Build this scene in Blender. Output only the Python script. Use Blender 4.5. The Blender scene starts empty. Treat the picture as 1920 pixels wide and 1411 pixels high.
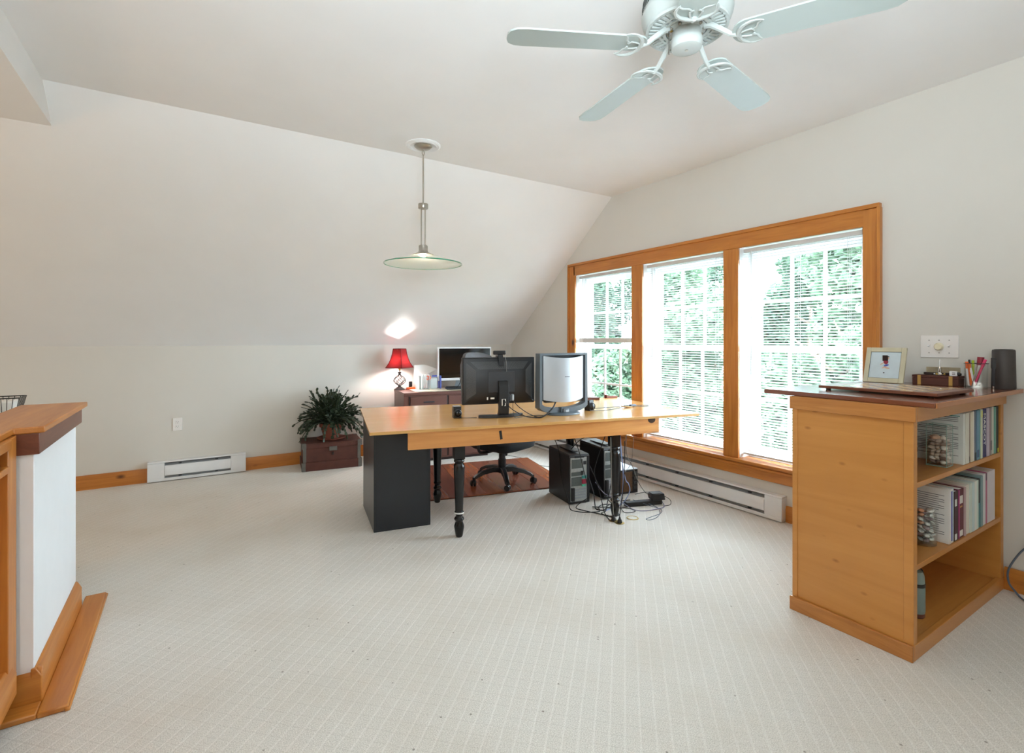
import bpy, bmesh, math, random
from mathutils import Matrix, Vector, Euler
random.seed(7)
R = math.radians
PI = math.pi
sc = bpy.context.scene
C = sc.collection

# ------------------------------------------------------------------ camera, sky, exposure
cam_d = bpy.data.cameras.new('camera')
cam = bpy.data.objects.new('camera', cam_d)
C.objects.link(cam)
cam_d.sensor_width = 36.0
cam_d.lens = 946.13 / 1920 * 36.0
cam_d.shift_y = -(705.5 - 638.2) / 1920
cam_d.clip_start = 0.02
cam.location = (0, 0, 1.3)
cam.rotation_euler = (R(90), 0, R(57.58 - 90))
sc.camera = cam

world = bpy.data.worlds.new('overcast_sky')
sc.world = world
world.use_nodes = True
wn = world.node_tree
wn.nodes.clear()
w_out = wn.nodes.new('ShaderNodeOutputWorld')
w_bg = wn.nodes.new('ShaderNodeBackground')
w_bg.inputs['Color'].default_value = (0.79, 0.93, 1.06, 1)
w_bg.inputs['Strength'].default_value = 9.2
wn.links.new(w_bg.outputs[0], w_out.inputs[0])

def area(name, loc, rot, sx, sy, power, color=(1, 1, 1), portal=False):
    d = bpy.data.lights.new(name, 'AREA')
    d.shape = 'RECTANGLE'
    d.size = sx
    d.size_y = sy
    d.energy = power
    d.color = color
    if portal:
        d.cycles.is_portal = True
    o = bpy.data.objects.new(name, d)
    o.location = loc
    o.rotation_euler = rot
    C.objects.link(o)
    return o

# sky portals over the three windows
for k, (y0, y1) in enumerate(((3.498, 4.351), (2.501, 3.362), (1.509, 2.371))):
    area('window_portal', (3.83, (y0 + y1) / 2, 1.2), (0, R(90), 0), 1.7, 0.9, 1, portal=True)
lp = bpy.data.lights.new('stair_lamp', 'POINT')
lp.energy = 8
lp.color = (1.0, 0.68, 0.42)
lp.shadow_soft_size = 0.12
lo = bpy.data.objects.new('stair_lamp', lp)
lo.location = (-2.6, 3.2, 1.75)
C.objects.link(lo)

# added unseen spot behind the camera, standing in for flash bounced off the ceiling
tl_ = bpy.data.lights.new('bounce_fill_spot', 'SPOT')
tl_.energy = 95
tl_.color = (0.82, 0.955, 1.03)
tl_.spot_size = R(135)
tl_.spot_blend = 0.9
tl_.shadow_soft_size = 0.34
to_ = bpy.data.objects.new('bounce_fill_spot', tl_)
to_.location = (0.1, -0.35, 1.75)
to_.rotation_euler = Vector((-0.47, -0.66, -0.72)).to_track_quat('Z', 'Y').to_euler()   # up and towards the far slope
C.objects.link(to_)

# added unseen point fill behind the camera, brightens the bookcase shelves
rl_ = bpy.data.lights.new('rear_fill_point', 'POINT')
rl_.energy = 9
rl_.color = (0.97, 0.97, 0.9)
rl_.shadow_soft_size = 0.2
ro_ = bpy.data.objects.new('rear_fill_point', rl_)
ro_.location = (-0.5, -1.3, 1.5)
C.objects.link(ro_)

sc.view_settings.view_transform = 'Standard'
sc.view_settings.look = 'None'
sc.view_settings.exposure = 1.8
sc.view_settings.gamma = 1.0
sc.view_settings.use_curve_mapping = False
try:
    cy = sc.cycles
    cy.use_denoising = True
    cy.max_bounces = 12
    cy.diffuse_bounces = 7
    cy.transparent_max_bounces = 24
    cy.transmission_bounces = 8
    cy.sample_clamp_indirect = 6
    cy.caustics_reflective = False
    cy.caustics_refractive = False
except Exception:
    pass

# ------------------------------------------------------------------ materials
def srgb(r, g, b):
    f = lambda c: (c / 255 / 12.92) if c / 255 <= 0.04045 else ((c / 255 + 0.055) / 1.055) ** 2.4
    return (f(r), f(g), f(b), 1)

def new_mat(name):
    m = bpy.data.materials.new(name)
    m.use_nodes = True
    nt = m.node_tree
    return m, nt, nt.nodes['Principled BSDF']

def plain(name, rgb, rough=0.5, metal=0.0, vary=0.06, scale=14.0, bump=0.0, bscale=120.0, spec=0.5, coat=0.0):
    m, nt, b = new_mat(name)
    c = srgb(*rgb)
    tc = nt.nodes.new('ShaderNodeTexCoord')
    n = nt.nodes.new('ShaderNodeTexNoise')
    n.inputs['Scale'].default_value = scale
    n.inputs['Detail'].default_value = 4
    nt.links.new(tc.outputs['Object'], n.inputs['Vector'])
    cr = nt.nodes.new('ShaderNodeValToRGB')
    cr.color_ramp.elements[0].position = 0.3
    cr.color_ramp.elements[1].position = 0.7
    cr.color_ramp.elements[0].color = (c[0] * (1 - vary), c[1] * (1 - vary), c[2] * (1 - vary), 1)
    cr.color_ramp.elements[1].color = (min(1, c[0] * (1 + vary)), min(1, c[1] * (1 + vary)), min(1, c[2] * (1 + vary)), 1)
    nt.links.new(n.outputs['Fac'], cr.inputs['Fac'])
    nt.links.new(cr.outputs['Color'], b.inputs['Base Color'])
    b.inputs['Roughness'].default_value = rough
    b.inputs['Metallic'].default_value = metal
    b.inputs['Specular IOR Level'].default_value = spec
    b.inputs['Coat Weight'].default_value = coat
    if bump:
        n2 = nt.nodes.new('ShaderNodeTexNoise')
        n2.inputs['Scale'].default_value = bscale
        n2.inputs['Detail'].default_value = 3
        nt.links.new(tc.outputs['Object'], n2.inputs['Vector'])
        bp = nt.nodes.new('ShaderNodeBump')
        bp.inputs['Strength'].default_value = bump
        bp.inputs['Distance'].default_value = 0.002
        nt.links.new(n2.outputs['Fac'], bp.inputs['Height'])
        nt.links.new(bp.outputs['Normal'], b.inputs['Normal'])
    return m

def wood(name, light, dark, axis='x', rough=0.35, scale=6.0, knots=0.0, contrast=1.0, coat=0.15, knot_rgb=(70, 32, 12), rings=0.0, kr=(0.045, 0.11)):
    m, nt, b = new_mat(name)
    L = nt.links.new
    tc = nt.nodes.new('ShaderNodeTexCoord')
    mp = nt.nodes.new('ShaderNodeMapping')
    s = [scale * 3.0] * 3
    s['xyz'.index(axis)] = scale * 0.22
    mp.inputs['Scale'].default_value = s
    L(tc.outputs['Object'], mp.inputs['Vector'])
    n = nt.nodes.new('ShaderNodeTexNoise')
    n.inputs['Scale'].default_value = 1.6
    n.inputs['Detail'].default_value = 7
    n.inputs['Roughness'].default_value = 0.62
    n.inputs['Distortion'].default_value = 0.8 + rings
    L(mp.outputs['Vector'], n.inputs['Vector'])
    cr = nt.nodes.new('ShaderNodeValToRGB')
    cr.color_ramp.elements[0].position = 0.5 - 0.22 / contrast
    cr.color_ramp.elements[1].position = 0.5 + 0.2 / contrast
    cr.color_ramp.elements[0].color = srgb(*dark)
    cr.color_ramp.elements[1].color = srgb(*light)
    L(n.outputs['Fac'], cr.inputs['Fac'])
    col = cr.outputs['Color']
    if knots:
        mp2 = nt.nodes.new('ShaderNodeMapping')
        s2 = [knots] * 3
        s2['xyz'.index(axis)] = knots * 0.55
        mp2.inputs['Scale'].default_value = s2
        L(tc.outputs['Object'], mp2.inputs['Vector'])
        v = nt.nodes.new('ShaderNodeTexVoronoi')
        v.inputs['Scale'].default_value = 1.0
        v.inputs['Randomness'].default_value = 1.0
        L(mp2.outputs['Vector'], v.inputs['Vector'])
        k = nt.nodes.new('ShaderNodeValToRGB')
        k.color_ramp.elements[0].position = kr[0]
        k.color_ramp.elements[0].color = (1, 1, 1, 1)
        k.color_ramp.elements[1].position = kr[1]
        k.color_ramp.elements[1].color = (0, 0, 0, 1)
        L(v.outputs['Distance'], k.inputs['Fac'])
        mx = nt.nodes.new('ShaderNodeMix')
        mx.data_type = 'RGBA'
        L(k.outputs['Color'], mx.inputs['Factor'])
        L(col, mx.inputs[6])
        mx.inputs[7].default_value = srgb(*knot_rgb)
        col = mx.outputs[2]
    L(col, b.inputs['Base Color'])
    b.inputs['Roughness'].default_value = rough
    b.inputs['Coat Weight'].default_value = coat
    b.inputs['Coat Roughness'].default_value = 0.12
    bp = nt.nodes.new('ShaderNodeBump')
    bp.inputs['Strength'].default_value = 0.06
    bp.inputs['Distance'].default_value = 0.001
    L(n.outputs['Fac'], bp.inputs['Height'])
    L(bp.outputs['Normal'], b.inputs['Normal'])
    return m

def emit(name, rgb, strength):
    m = bpy.data.materials.new(name)
    m.use_nodes = True
    nt = m.node_tree
    nt.nodes.clear()
    o = nt.nodes.new('ShaderNodeOutputMaterial')
    e = nt.nodes.new('ShaderNodeEmission')
    e.inputs['Color'].default_value = rgb + (1,)
    e.inputs['Strength'].default_value = strength
    nt.links.new(e.outputs[0], o.inputs[0])
    return m

def thin_glass(name, tint=(0.97, 0.99, 0.98), gloss=0.08, haze=0.0, rough=0.02):
    m = bpy.data.materials.new(name)
    m.use_nodes = True
    nt = m.node_tree
    nt.nodes.clear()
    o = nt.nodes.new('ShaderNodeOutputMaterial')
    t = nt.nodes.new('ShaderNodeBsdfTransparent')
    t.inputs['Color'].default_value = tint + (1,)
    g = nt.nodes.new('ShaderNodeBsdfGlossy')
    g.inputs['Roughness'].default_value = rough
    mx = nt.nodes.new('ShaderNodeMixShader')
    lw = nt.nodes.new('ShaderNodeLayerWeight')
    lw.inputs['Blend'].default_value = 0.5
    pw = nt.nodes.new('ShaderNodeMath')
    pw.operation = 'POWER'
    pw.inputs[1].default_value = 4.0
    nt.links.new(lw.outputs['Facing'], pw.inputs[0])
    mm = nt.nodes.new('ShaderNodeMath')
    mm.operation = 'MULTIPLY_ADD'
    mm.inputs[1].default_value = 0.6
    mm.inputs[2].default_value = gloss * 0.4
    mm.use_clamp = True
    nt.links.new(pw.outputs[0], mm.inputs[0])
    nt.links.new(mm.outputs[0], mx.inputs[0])
    nt.links.new(t.outputs[0], mx.inputs[1])
    nt.links.new(g.outputs[0], mx.inputs[2])
    last = mx
    if haze:
        d = nt.nodes.new('ShaderNodeBsdfDiffuse')
        d.inputs['Color'].default_value = (0.86, 0.92, 0.89, 1)
        tr = nt.nodes.new('ShaderNodeBsdfTranslucent')
        tr.inputs['Color'].default_value = (0.86, 0.92, 0.89, 1)
        m3 = nt.nodes.new('ShaderNodeMixShader')
        m3.inputs[0].default_value = 0.5
        nt.links.new(d.outputs[0], m3.inputs[1])
        nt.links.new(tr.outputs[0], m3.inputs[2])
        m2 = nt.nodes.new('ShaderNodeMixShader')
        m2.inputs[0].default_value = haze
        nt.links.new(mx.outputs[0], m2.inputs[1])
        nt.links.new(m3.outputs[0], m2.inputs[2])
        last = m2
    nt.links.new(last.outputs[0], o.inputs[0])
    return m

def translucent(name, rgb, mix=0.45, rough=0.6):
    m, nt, b = new_mat(name)
    c = srgb(*rgb)
    b.inputs['Base Color'].default_value = c
    b.inputs['Roughness'].default_value = rough
    t = nt.nodes.new('ShaderNodeBsdfTranslucent')
    t.inputs['Color'].default_value = c
    mx = nt.nodes.new('ShaderNodeMixShader')
    mx.inputs[0].default_value = mix
    nt.links.new(b.outputs[0], mx.inputs[1])
    nt.links.new(t.outputs[0], mx.inputs[2])
    nt.links.new(mx.outputs[0], nt.nodes['Material Output'].inputs[0])
    return m

def carpet_mat():
    m, nt, b = new_mat('carpet_loop')
    L = nt.links.new
    N = nt.nodes.new
    tc = N('ShaderNodeTexCoord')
    def math_(op, a, bb=None):
        x = N('ShaderNodeMath'); x.operation = op
        if isinstance(a, (int, float)): x.inputs[0].default_value = a
        else: L(a, x.inputs[0])
        if bb is not None:
            if isinstance(bb, (int, float)): x.inputs[1].default_value = bb
            else: L(bb, x.inputs[1])
        return x.outputs[0]
    def lines(ang, period, width):
        mp = N('ShaderNodeMapping')
        mp.inputs['Rotation'].default_value = (0, 0, R(-ang))
        L(tc.outputs['Object'], mp.inputs['Vector'])
        wob = N('ShaderNodeTexNoise'); wob.inputs['Scale'].default_value = 9
        L(tc.outputs['Object'], wob.inputs['Vector'])
        sx = N('ShaderNodeSeparateXYZ'); L(mp.outputs['Vector'], sx.inputs[0])
        y = math_('ADD', sx.outputs['Y'], math_('MULTIPLY', wob.outputs['Fac'], 0.006))
        fr = math_('FRACT', math_('DIVIDE', y, period))
        d = math_('ABSOLUTE', math_('SUBTRACT', fr, 0.5))
        k = N('ShaderNodeMapRange'); k.inputs[1].default_value = 0.5 - width; k.inputs[2].default_value = 0.5
        L(d, k.inputs[0])
        return k.outputs[0]
    l1 = lines(45, 0.05, 0.12)
    l2 = lines(-45, 0.05, 0.10)
    fine = N('ShaderNodeTexNoise'); fine.inputs['Scale'].default_value = 260; fine.inputs['Detail'].default_value = 3
    L(tc.outputs['Object'], fine.inputs['Vector'])
    mid = N('ShaderNodeTexNoise'); mid.inputs['Scale'].default_value = 2.2; mid.inputs['Detail'].default_value = 5
    L(tc.outputs['Object'], mid.inputs['Vector'])
    cr = N('ShaderNodeValToRGB')
    cr.color_ramp.elements[0].position = 0.30; cr.color_ramp.elements[0].color = srgb(190, 185, 177)
    cr.color_ramp.elements[1].position = 0.72; cr.color_ramp.elements[1].color = srgb(238, 234, 227)
    L(fine.outputs['Fac'], cr.inputs['Fac'])
    # pale and dark line of the loop pattern
    mx1 = N('ShaderNodeMix'); mx1.data_type = 'RGBA'
    L(math_('MULTIPLY', l1, 0.32), mx1.inputs['Factor']); L(cr.outputs['Color'], mx1.inputs[6]); mx1.inputs[7].default_value = srgb(246, 243, 238)
    mx2 = N('ShaderNodeMix'); mx2.data_type = 'RGBA'
    L(math_('MULTIPLY', l2, 0.08), mx2.inputs['Factor']); L(mx1.outputs[2], mx2.inputs[6]); mx2.inputs[7].default_value = srgb(160, 152, 142)
    # wear
    k = N('ShaderNodeMapRange'); k.inputs[1].default_value = 0.45; k.inputs[2].default_value = 0.75; k.inputs[4].default_value = 0.36
    L(mid.outputs['Fac'], k.inputs[0])
    mx3 = N('ShaderNodeMix'); mx3.data_type = 'RGBA'
    L(k.outputs[0], mx3.inputs['Factor']); L(mx2.outputs[2], mx3.inputs[6]); mx3.inputs[7].default_value = srgb(196, 184, 168)
    # specks of yarn
    vo = N('ShaderNodeTexVoronoi'); vo.inputs['Scale'].default_value = 11
    L(tc.outputs['Object'], vo.inputs['Vector'])
    s = N('ShaderNodeMapRange'); s.inputs[1].default_value = 0.035; s.inputs[2].default_value = 0.06; s.inputs[3].default_value = 0.65; s.inputs[4].default_value = 0.0
    L(vo.outputs['Distance'], s.inputs[0])
    mx4 = N('ShaderNodeMix'); mx4.data_type = 'RGBA'
    L(s.outputs[0], mx4.inputs['Factor']); L(mx3.outputs[2], mx4.inputs[6]); mx4.inputs[7].default_value = srgb(104, 94, 82)
    L(mx4.outputs[2], b.inputs['Base Color'])
    b.inputs['Roughness'].default_value = 0.95
    b.inputs['Specular IOR Level'].default_value = 0.1
    b.inputs['Sheen Weight'].default_value = 0.15
    h = math_('ADD', math_('MULTIPLY', fine.outputs['Fac'], 0.6), math_('MULTIPLY', math_('ADD', l1, math_('MULTIPLY', l2, 0.5)), -0.5))
    bp = N('ShaderNodeBump'); bp.inputs['Strength'].default_value = 0.45; bp.inputs['Distance'].default_value = 0.004
    L(h, bp.inputs['Height']); L(bp.outputs['Normal'], b.inputs['Normal'])
    return m

M = {}
M['carpet'] = carpet_mat()
M['wall'] = plain('wall_paint', (216, 213, 206), 0.85, vary=0.012, scale=3, bump=0.04, bscale=90)
M['wallc'] = plain('wall_paint_ceiling', (240, 240, 240), 0.9, vary=0.012, scale=3, bump=0.05, bscale=90)
M['whitewall'] = plain('white_wall_paint', (234, 236, 238), 0.7, vary=0.01)
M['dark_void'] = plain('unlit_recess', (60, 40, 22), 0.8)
PINE, PINED = (205, 134, 58), (172, 100, 34)
M['pine_x'] = wood('pine_trim_x', PINE, PINED, 'x', 0.38, 5, knots=4.2)
M['pine_y'] = wood('pine_trim_y', PINE, PINED, 'y', 0.38, 5, knots=4.2)
M['pine_z'] = wood('pine_trim_z', PINE, PINED, 'z', 0.38, 5, knots=4.2)
M['pineplain_z'] = wood('pine_panel_z', (206, 138, 62), (164, 94, 32), 'z', 0.4, 4, rings=1.6, contrast=1.3)
M['maple'] = wood('maple_ply', (208, 146, 74), (190, 127, 59), 'y', 0.42, 2.0, knots=13.0, contrast=0.8, knot_rgb=(160, 100, 46), rings=.4, kr=(.04, .14))
M['maple_x'] = wood('maple_shelf', (206, 144, 74), (184, 120, 54), 'x', 0.38, 3, contrast=0.8)
M['maple_y'] = wood('maple_crown', (196, 134, 70), (168, 106, 50), 'y', 0.42, 4, rings=1.2)
M['cherry_x'] = wood('cherry_top', (134, 78, 54), (104, 56, 38), 'y', 0.2, 5, coat=0.5)
M['cherry_edge'] = wood('cherry_top_edge', (186, 122, 70), (152, 90, 46), 'x', 0.35, 5)
M['redwood'] = wood('red_stained_board', (120, 66, 44), (92, 46, 30), 'y', 0.4, 6)
M['birch'] = wood('birch_desk_top', (230, 176, 108), (214, 156, 88), 'x', 0.22, 2.4, contrast=0.7, coat=0.35)
M['birch_edge'] = wood('birch_edge', (216, 168, 98), (190, 138, 70), 'x', 0.5, 6)
M['apron'] = wood('pine_apron', (222, 160, 92), (192, 124, 62), 'x', 0.42, 3.2, knots=2.6, contrast=0.9, knot_rgb=(92, 52, 26))
M['apron_y'] = wood('pine_apron_side', (222, 160, 92), (192, 124, 62), 'y', 0.42, 3.2)
M['blackpaint'] = plain('black_gloss_paint', (11, 11, 12), 0.25, vary=0.15, scale=30)
M['blackcab'] = plain('black_lacquer_panel', (33, 36, 41), 0.3, vary=0.10, scale=5)
M['blackplastic'] = plain('black_plastic', (26, 26, 28), 0.42, vary=0.1)
M['greyplastic'] = plain('dark_grey_plastic', (52, 54, 58), 0.45)
M['rib'] = plain('monitor_rib', (92, 94, 96), 0.4)
M['shell'] = plain('monitor_shell', (34, 35, 38), 0.45)
M['blackfabric'] = plain('black_chair_cloth', (22, 22, 25), 0.8, bump=0.25, bscale=300)
M['meshback'] = plain('grey_mesh_cloth', (92, 92, 96), 0.8, bump=0.3, bscale=300)
M['white'] = plain('white_enamel', (238, 240, 242), 0.42, vary=0.01)
M['heater'] = plain('white_heater_enamel', (228, 230, 232), 0.4, vary=0.015)
M['heaterfin'] = plain('heater_inner_metal', (150, 154, 158), 0.45)
M['vinyl'] = plain('white_vinyl', (244, 246, 248), 0.4, vary=0.01)
M['blind'] = translucent('blind_slat_vinyl', (246, 247, 249), 0.35)
M['blindrail'] = plain('blind_rail', (214, 214, 212), 0.5, vary=0.02)
M['pane'] = thin_glass('window_glass', gloss=0.06)
M['fanwhite'] = plain('fan_white', (192, 199, 197), 0.4, vary=0.01)
M['fanblade'] = plain('fan_blade_white', (180, 191, 188), 0.35, vary=0.01)
M['fandark'] = plain('fan_vent_dark', (66, 70, 68), 0.8)
M['nickel'] = plain('brushed_nickel', (176, 170, 160), 0.3, metal=0.9)
M['chrome'] = plain('chrome', (205, 205, 205), 0.12, metal=1.0)
M['brass'] = plain('brass', (190, 160, 90), 0.3, metal=0.9)
M['steel'] = plain('galvanised_steel', (112, 110, 104), 0.5, metal=0.5, vary=0.12, scale=40)
M['pendglass'] = thin_glass('frosted_pendant_glass', (0.96, 0.99, 0.975), 0.08, haze=0.5)
M['glassrim'] = plain('green_glass_edge', (70, 148, 118), 0.1, coat=0.6)
M['skin'] = plain('painted_skin', (226, 182, 152), 0.5)
M['glassedge'] = plain('pale_green_glass_edge', (150, 182, 172), 0.1)
M['bulb_pend'] = emit('pendant_bulb_glow', (1.0, 0.86, 0.64), 230)
M['bulb_lamp'] = emit('lamp_bulb_glow', (1.0, 0.95, 0.9), 130)
M['redshade'] = translucent('red_silk_shade', (122, 20, 22), 0.09)
M['redtrim'] = plain('dark_red_braid', (96, 20, 24), 0.7)
M['iron'] = plain('verdigris_iron', (62, 68, 66), 0.55, metal=0.3)
M['mahog'] = plain('mahogany_steel_cabinet', (104, 66, 56), 0.45, vary=0.05)
M['mahogdark'] = plain('dark_brown_gap', (40, 22, 18), 0.6)
M['trunk'] = plain('old_brown_trunk', (84, 44, 34), 0.6, vary=0.2, scale=12, bump=0.1)
M['terracotta'] = plain('terracotta', (132, 74, 58), 0.8, vary=0.12)
M['leaf'] = plain('cactus_green', (40, 54, 34), 0.5, vary=0.45, scale=20)
M['soil'] = plain('soil', (48, 36, 28), 0.95)
M['silver'] = plain('silver_plastic', (178, 184, 190), 0.36, metal=0.25, vary=0.01)
M['slateplastic'] = plain('slate_grey_plastic', (90, 99, 106), 0.4, vary=0.03)
M['screen'] = plain('dark_glossy_screen', (14, 16, 18), 0.08, vary=0.05)
M['paper'] = plain('white_paper', (236, 236, 232), 0.8, vary=0.02)
M['cable_black'] = plain('black_cable', (18, 18, 20), 0.45)
M['cable_grey'] = plain('grey_cable', (120, 116, 110), 0.5)
M['cable_blue'] = plain('pale_blue_cable', (130, 146, 186), 0.5)
M['cable_slate'] = plain('slate_blue_cable', (84, 100, 118), 0.5)
M['cable_violet'] = plain('grey_violet_cable', (128, 126, 148), 0.5)
M['orange'] = plain('orange_plastic', (226, 92, 30), 0.45)
M['clear'] = thin_glass('clear_glass', (0.985, 0.995, 0.992), 0.08)
M['clearplastic'] = thin_glass('clear_plastic', (0.86, 0.9, 0.94), 0.10, haze=0.25)
M['blueplastic'] = plain('blue_folder', (86, 104, 196), 0.45)
M['ivory'] = plain('ivory_plastic', (232, 224, 196), 0.35)
M['plate'] = plain('switch_plate_white', (236, 234, 232), 0.35, vary=0.01)
M['sockdark'] = plain('socket_slot', (70, 66, 62), 0.6)
M['cream_frame'] = plain('cream_frame', (206, 200, 172), 0.5)
M['photo_paper'] = plain('pale_blue_print', (206, 222, 230), 0.5)
M['ink'] = plain('dark_ink', (70, 72, 80), 0.7)
M['speaker'] = plain('brown_grey_speaker', (64, 58, 56), 0.55, vary=0.1)
M['grass'] = plain('lawn_grass', (60, 76, 48), 0.9, vary=0.25, scale=2)
M['bark'] = plain('tree_bark', (112, 98, 84), 0.9, vary=0.25)
for i, c in enumerate(((84, 106, 84), (72, 94, 76), (98, 118, 94), (64, 84, 68))):
    M['foliage%d' % i] = translucent('tree_leaf_%d' % i, c, 0.35)
M['screw'] = plain('steel_screw', (170, 170, 168), 0.3, metal=0.8)
M['pcb'] = plain('steel_back_panel', (168, 172, 170), 0.35, metal=0.35, vary=0.12, scale=60)
M['mesh_dark'] = plain('vent_mesh', (92, 98, 94), 0.5, metal=0.4, vary=0.4, scale=500)
M['brownmesh'] = plain('brown_grille', (84, 58, 34), 0.5, vary=0.5, scale=200)
for n, c in dict(teal=(60, 140, 130), red=(150, 40, 60), green=(90, 200, 160), magenta=(214, 40, 130), lime=(170, 200, 40), pink=(224, 60, 110), orangeb=(240, 110, 40), rose=(190, 150, 160), brass2=(190, 150, 80)).items():
    M[n] = plain('paint_' + n, c, 0.4)

# ------------------------------------------------------------------ mesh builder
class MB:
    def __init__(self):
        self.v = []; self.f = []; self.mi = []; self.cur = 0; self.X = Matrix.Identity(4)
    def add(self, vs, fs):
        o = len(self.v)
        self.v += [tuple(self.X @ Vector(p)) for p in vs]
        self.f += [tuple(i + o for i in f) for f in fs]
        self.mi += [self.cur] * len(fs)
        return self
    def at(self, loc=(0, 0, 0), rot=(0, 0, 0), s=(1, 1, 1)):
        self.X = Matrix.LocRotScale(Vector(loc), Euler(rot), Vector(s)); return self
    def mat(self, i): self.cur = i; return self
    def box(self, x0, x1, y0, y1, z0, z1):
        return self.add([(x0, y0, z0), (x1, y0, z0), (x1, y1, z0), (x0, y1, z0), (x0, y0, z1), (x1, y0, z1), (x1, y1, z1), (x0, y1, z1)],
                        [(0, 3, 2, 1), (4, 5, 6, 7), (0, 1, 5, 4), (1, 2, 6, 5), (2, 3, 7, 6), (3, 0, 4, 7)])
    def hexa(self, p):  # 8 free corners, bottom 4 then top 4
        return self.add(p, [(0, 3, 2, 1), (4, 5, 6, 7), (0, 1, 5, 4), (1, 2, 6, 5), (2, 3, 7, 6), (3, 0, 4, 7)])
    def prism(self, poly, z0, z1):
        n = len(poly)
        return self.add([(x, y, z0) for x, y in poly] + [(x, y, z1) for x, y in poly],
                        [tuple(reversed(range(n))), tuple(range(n, 2 * n))] + [(i, (i + 1) % n, n + (i + 1) % n, n + i) for i in range(n)])
    def prism_x(self, poly, x0, x1):  # polygon in (y, z)
        n = len(poly)
        return self.add([(x0, a, b) for a, b in poly] + [(x1, a, b) for a, b in poly],
                        [tuple(reversed(range(n))), tuple(range(n, 2 * n))] + [(i, (i + 1) % n, n + (i + 1) % n, n + i) for i in range(n)])
    def prism_y(self, poly, y0, y1):  # polygon in (x, z)
        n = len(poly)
        return self.add([(a, y0, b) for a, b in poly] + [(a, y1, b) for a, b in poly],
                        [tuple(range(n)), tuple(reversed(range(n, 2 * n)))] + [(n + i, n + (i + 1) % n, (i + 1) % n, i) for i in range(n)])
    def lathe(self, prof, n=24, ph=0.0, closed=True):
        vs = []; fs = []
        for r, z in prof:
            for k in range(n):
                a = ph + 2 * PI * k / n
                vs.append((r * math.cos(a), r * math.sin(a), z))
        m = len(prof)
        for j in range(m - 1):
            for k in range(n):
                k2 = (k + 1) % n
                fs.append((j * n + k, j * n + k2, (j + 1) * n + k2, (j + 1) * n + k))
        if closed:
            if prof[0][0] > 1e-6: fs.append(tuple(reversed(range(n))))
            if prof[-1][0] > 1e-6: fs.append(tuple(range((m - 1) * n, m * n)))
        return self.add(vs, fs)
    def tube(self, pts, r, n=6, caps=True):
        pts = [Vector(p) for p in pts]
        vs = []; fs = []
        up = None
        for i, p in enumerate(pts):
            t = (pts[min(i + 1, len(pts) - 1)] - pts[max(i - 1, 0)])
            if t.length < 1e-9: t = Vector((0, 0, 1))
            t.normalize()
            if up is None:
                up = t.orthogonal().normalized()
            up = (up - t * up.dot(t))
            up = up.normalized() if up.length > 1e-6 else t.orthogonal().normalized()
            b = t.cross(up)
            rr = r[i] if isinstance(r, (list, tuple)) else r
            for k in range(n):
                a = 2 * PI * k / n
                vs.append(tuple(p + (up * math.cos(a) + b * math.sin(a)) * rr))
        for i in range(len(pts) - 1):
            for k in range(n):
                k2 = (k + 1) % n
                fs.append((i * n + k, i * n + k2, (i + 1) * n + k2, (i + 1) * n + k))
        if caps:
            fs.append(tuple(reversed(range(n)))); fs.append(tuple(range((len(pts) - 1) * n, len(pts) * n)))
        return self.add(vs, fs)
    def sph(self, c, r, nu=12, nv=8, s=(1, 1, 1)):
        vs = [(c[0], c[1], c[2] - r * s[2])]; fs = []
        for j in range(1, nv):
            a = -PI / 2 + PI * j / nv
            for k in range(nu):
                b = 2 * PI * k / nu
                vs.append((c[0] + r * s[0] * math.cos(a) * math.cos(b), c[1] + r * s[1] * math.cos(a) * math.sin(b), c[2] + r * s[2] * math.sin(a)))
        vs.append((c[0], c[1], c[2] + r * s[2]))
        for k in range(nu):
            fs.append((0, 1 + (k + 1) % nu, 1 + k))
            for j in range(nv - 2):
                a = 1 + j * nu
                fs.append((a + k, a + (k + 1) % nu, a + nu + (k + 1) % nu, a + nu + k))
            a = 1 + (nv - 2) * nu
            fs.append((a + k, a + (k + 1) % nu, len(vs) - 1))
        return self.add(vs, fs)
    def mesh(self, name, mats, smooth=True):
        me = bpy.data.meshes.new(name)
        me.from_pydata(self.v, [], self.f)
        if not isinstance(mats, (list, tuple)): mats = [mats]
        for m in mats: me.materials.append(M[m] if isinstance(m, str) else m)
        me.polygons.foreach_set('material_index', self.mi)
        if smooth:
            me.polygons.foreach_set('use_smooth', [True] * len(me.polygons))
            me.set_sharp_from_angle(angle=R(38))
        me.update()
        return me
    def build(self, name, mats, parent=None, loc=(0, 0, 0), rot=(0, 0, 0), bev=0.0, smooth=True):
        return link(name, self.mesh(name, mats, smooth), parent, loc, rot, bev)

def link(name, me, parent=None, loc=(0, 0, 0), rot=(0, 0, 0), bev=0.0):
    o = bpy.data.objects.new(name, me)
    o.location = loc
    o.rotation_euler = rot
    if parent is not None: o.parent = parent
    C.objects.link(o)
    if bev:
        b = o.modifiers.new('edge', 'BEVEL'); b.width = bev; b.segments = 2; b.limit_method = 'ANGLE'; b.angle_limit = R(40)
    return o

def tag(o, label=None, cat=None, group=None, kind=None):
    if label: o['label'] = label
    if cat: o['category'] = cat
    if group: o['group'] = group
    if kind: o['kind'] = kind
    return o

def thing(name, label, cat, loc=(0, 0, 0), rz=0.0, group=None):
    o = bpy.data.objects.new(name, None)
    o.empty_display_size = 0.1
    o.location = loc
    o.rotation_euler = (0, 0, rz)
    C.objects.link(o)
    return tag(o, label, cat, group)

def struct(o): o['kind'] = 'structure'; return o

def sempty(name, loc=(0, 0, 0), rz=0.0):
    o = bpy.data.objects.new(name, None)
    o.location = loc; o.rotation_euler = (0, 0, rz)
    C.objects.link(o)
    return struct(o)

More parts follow.
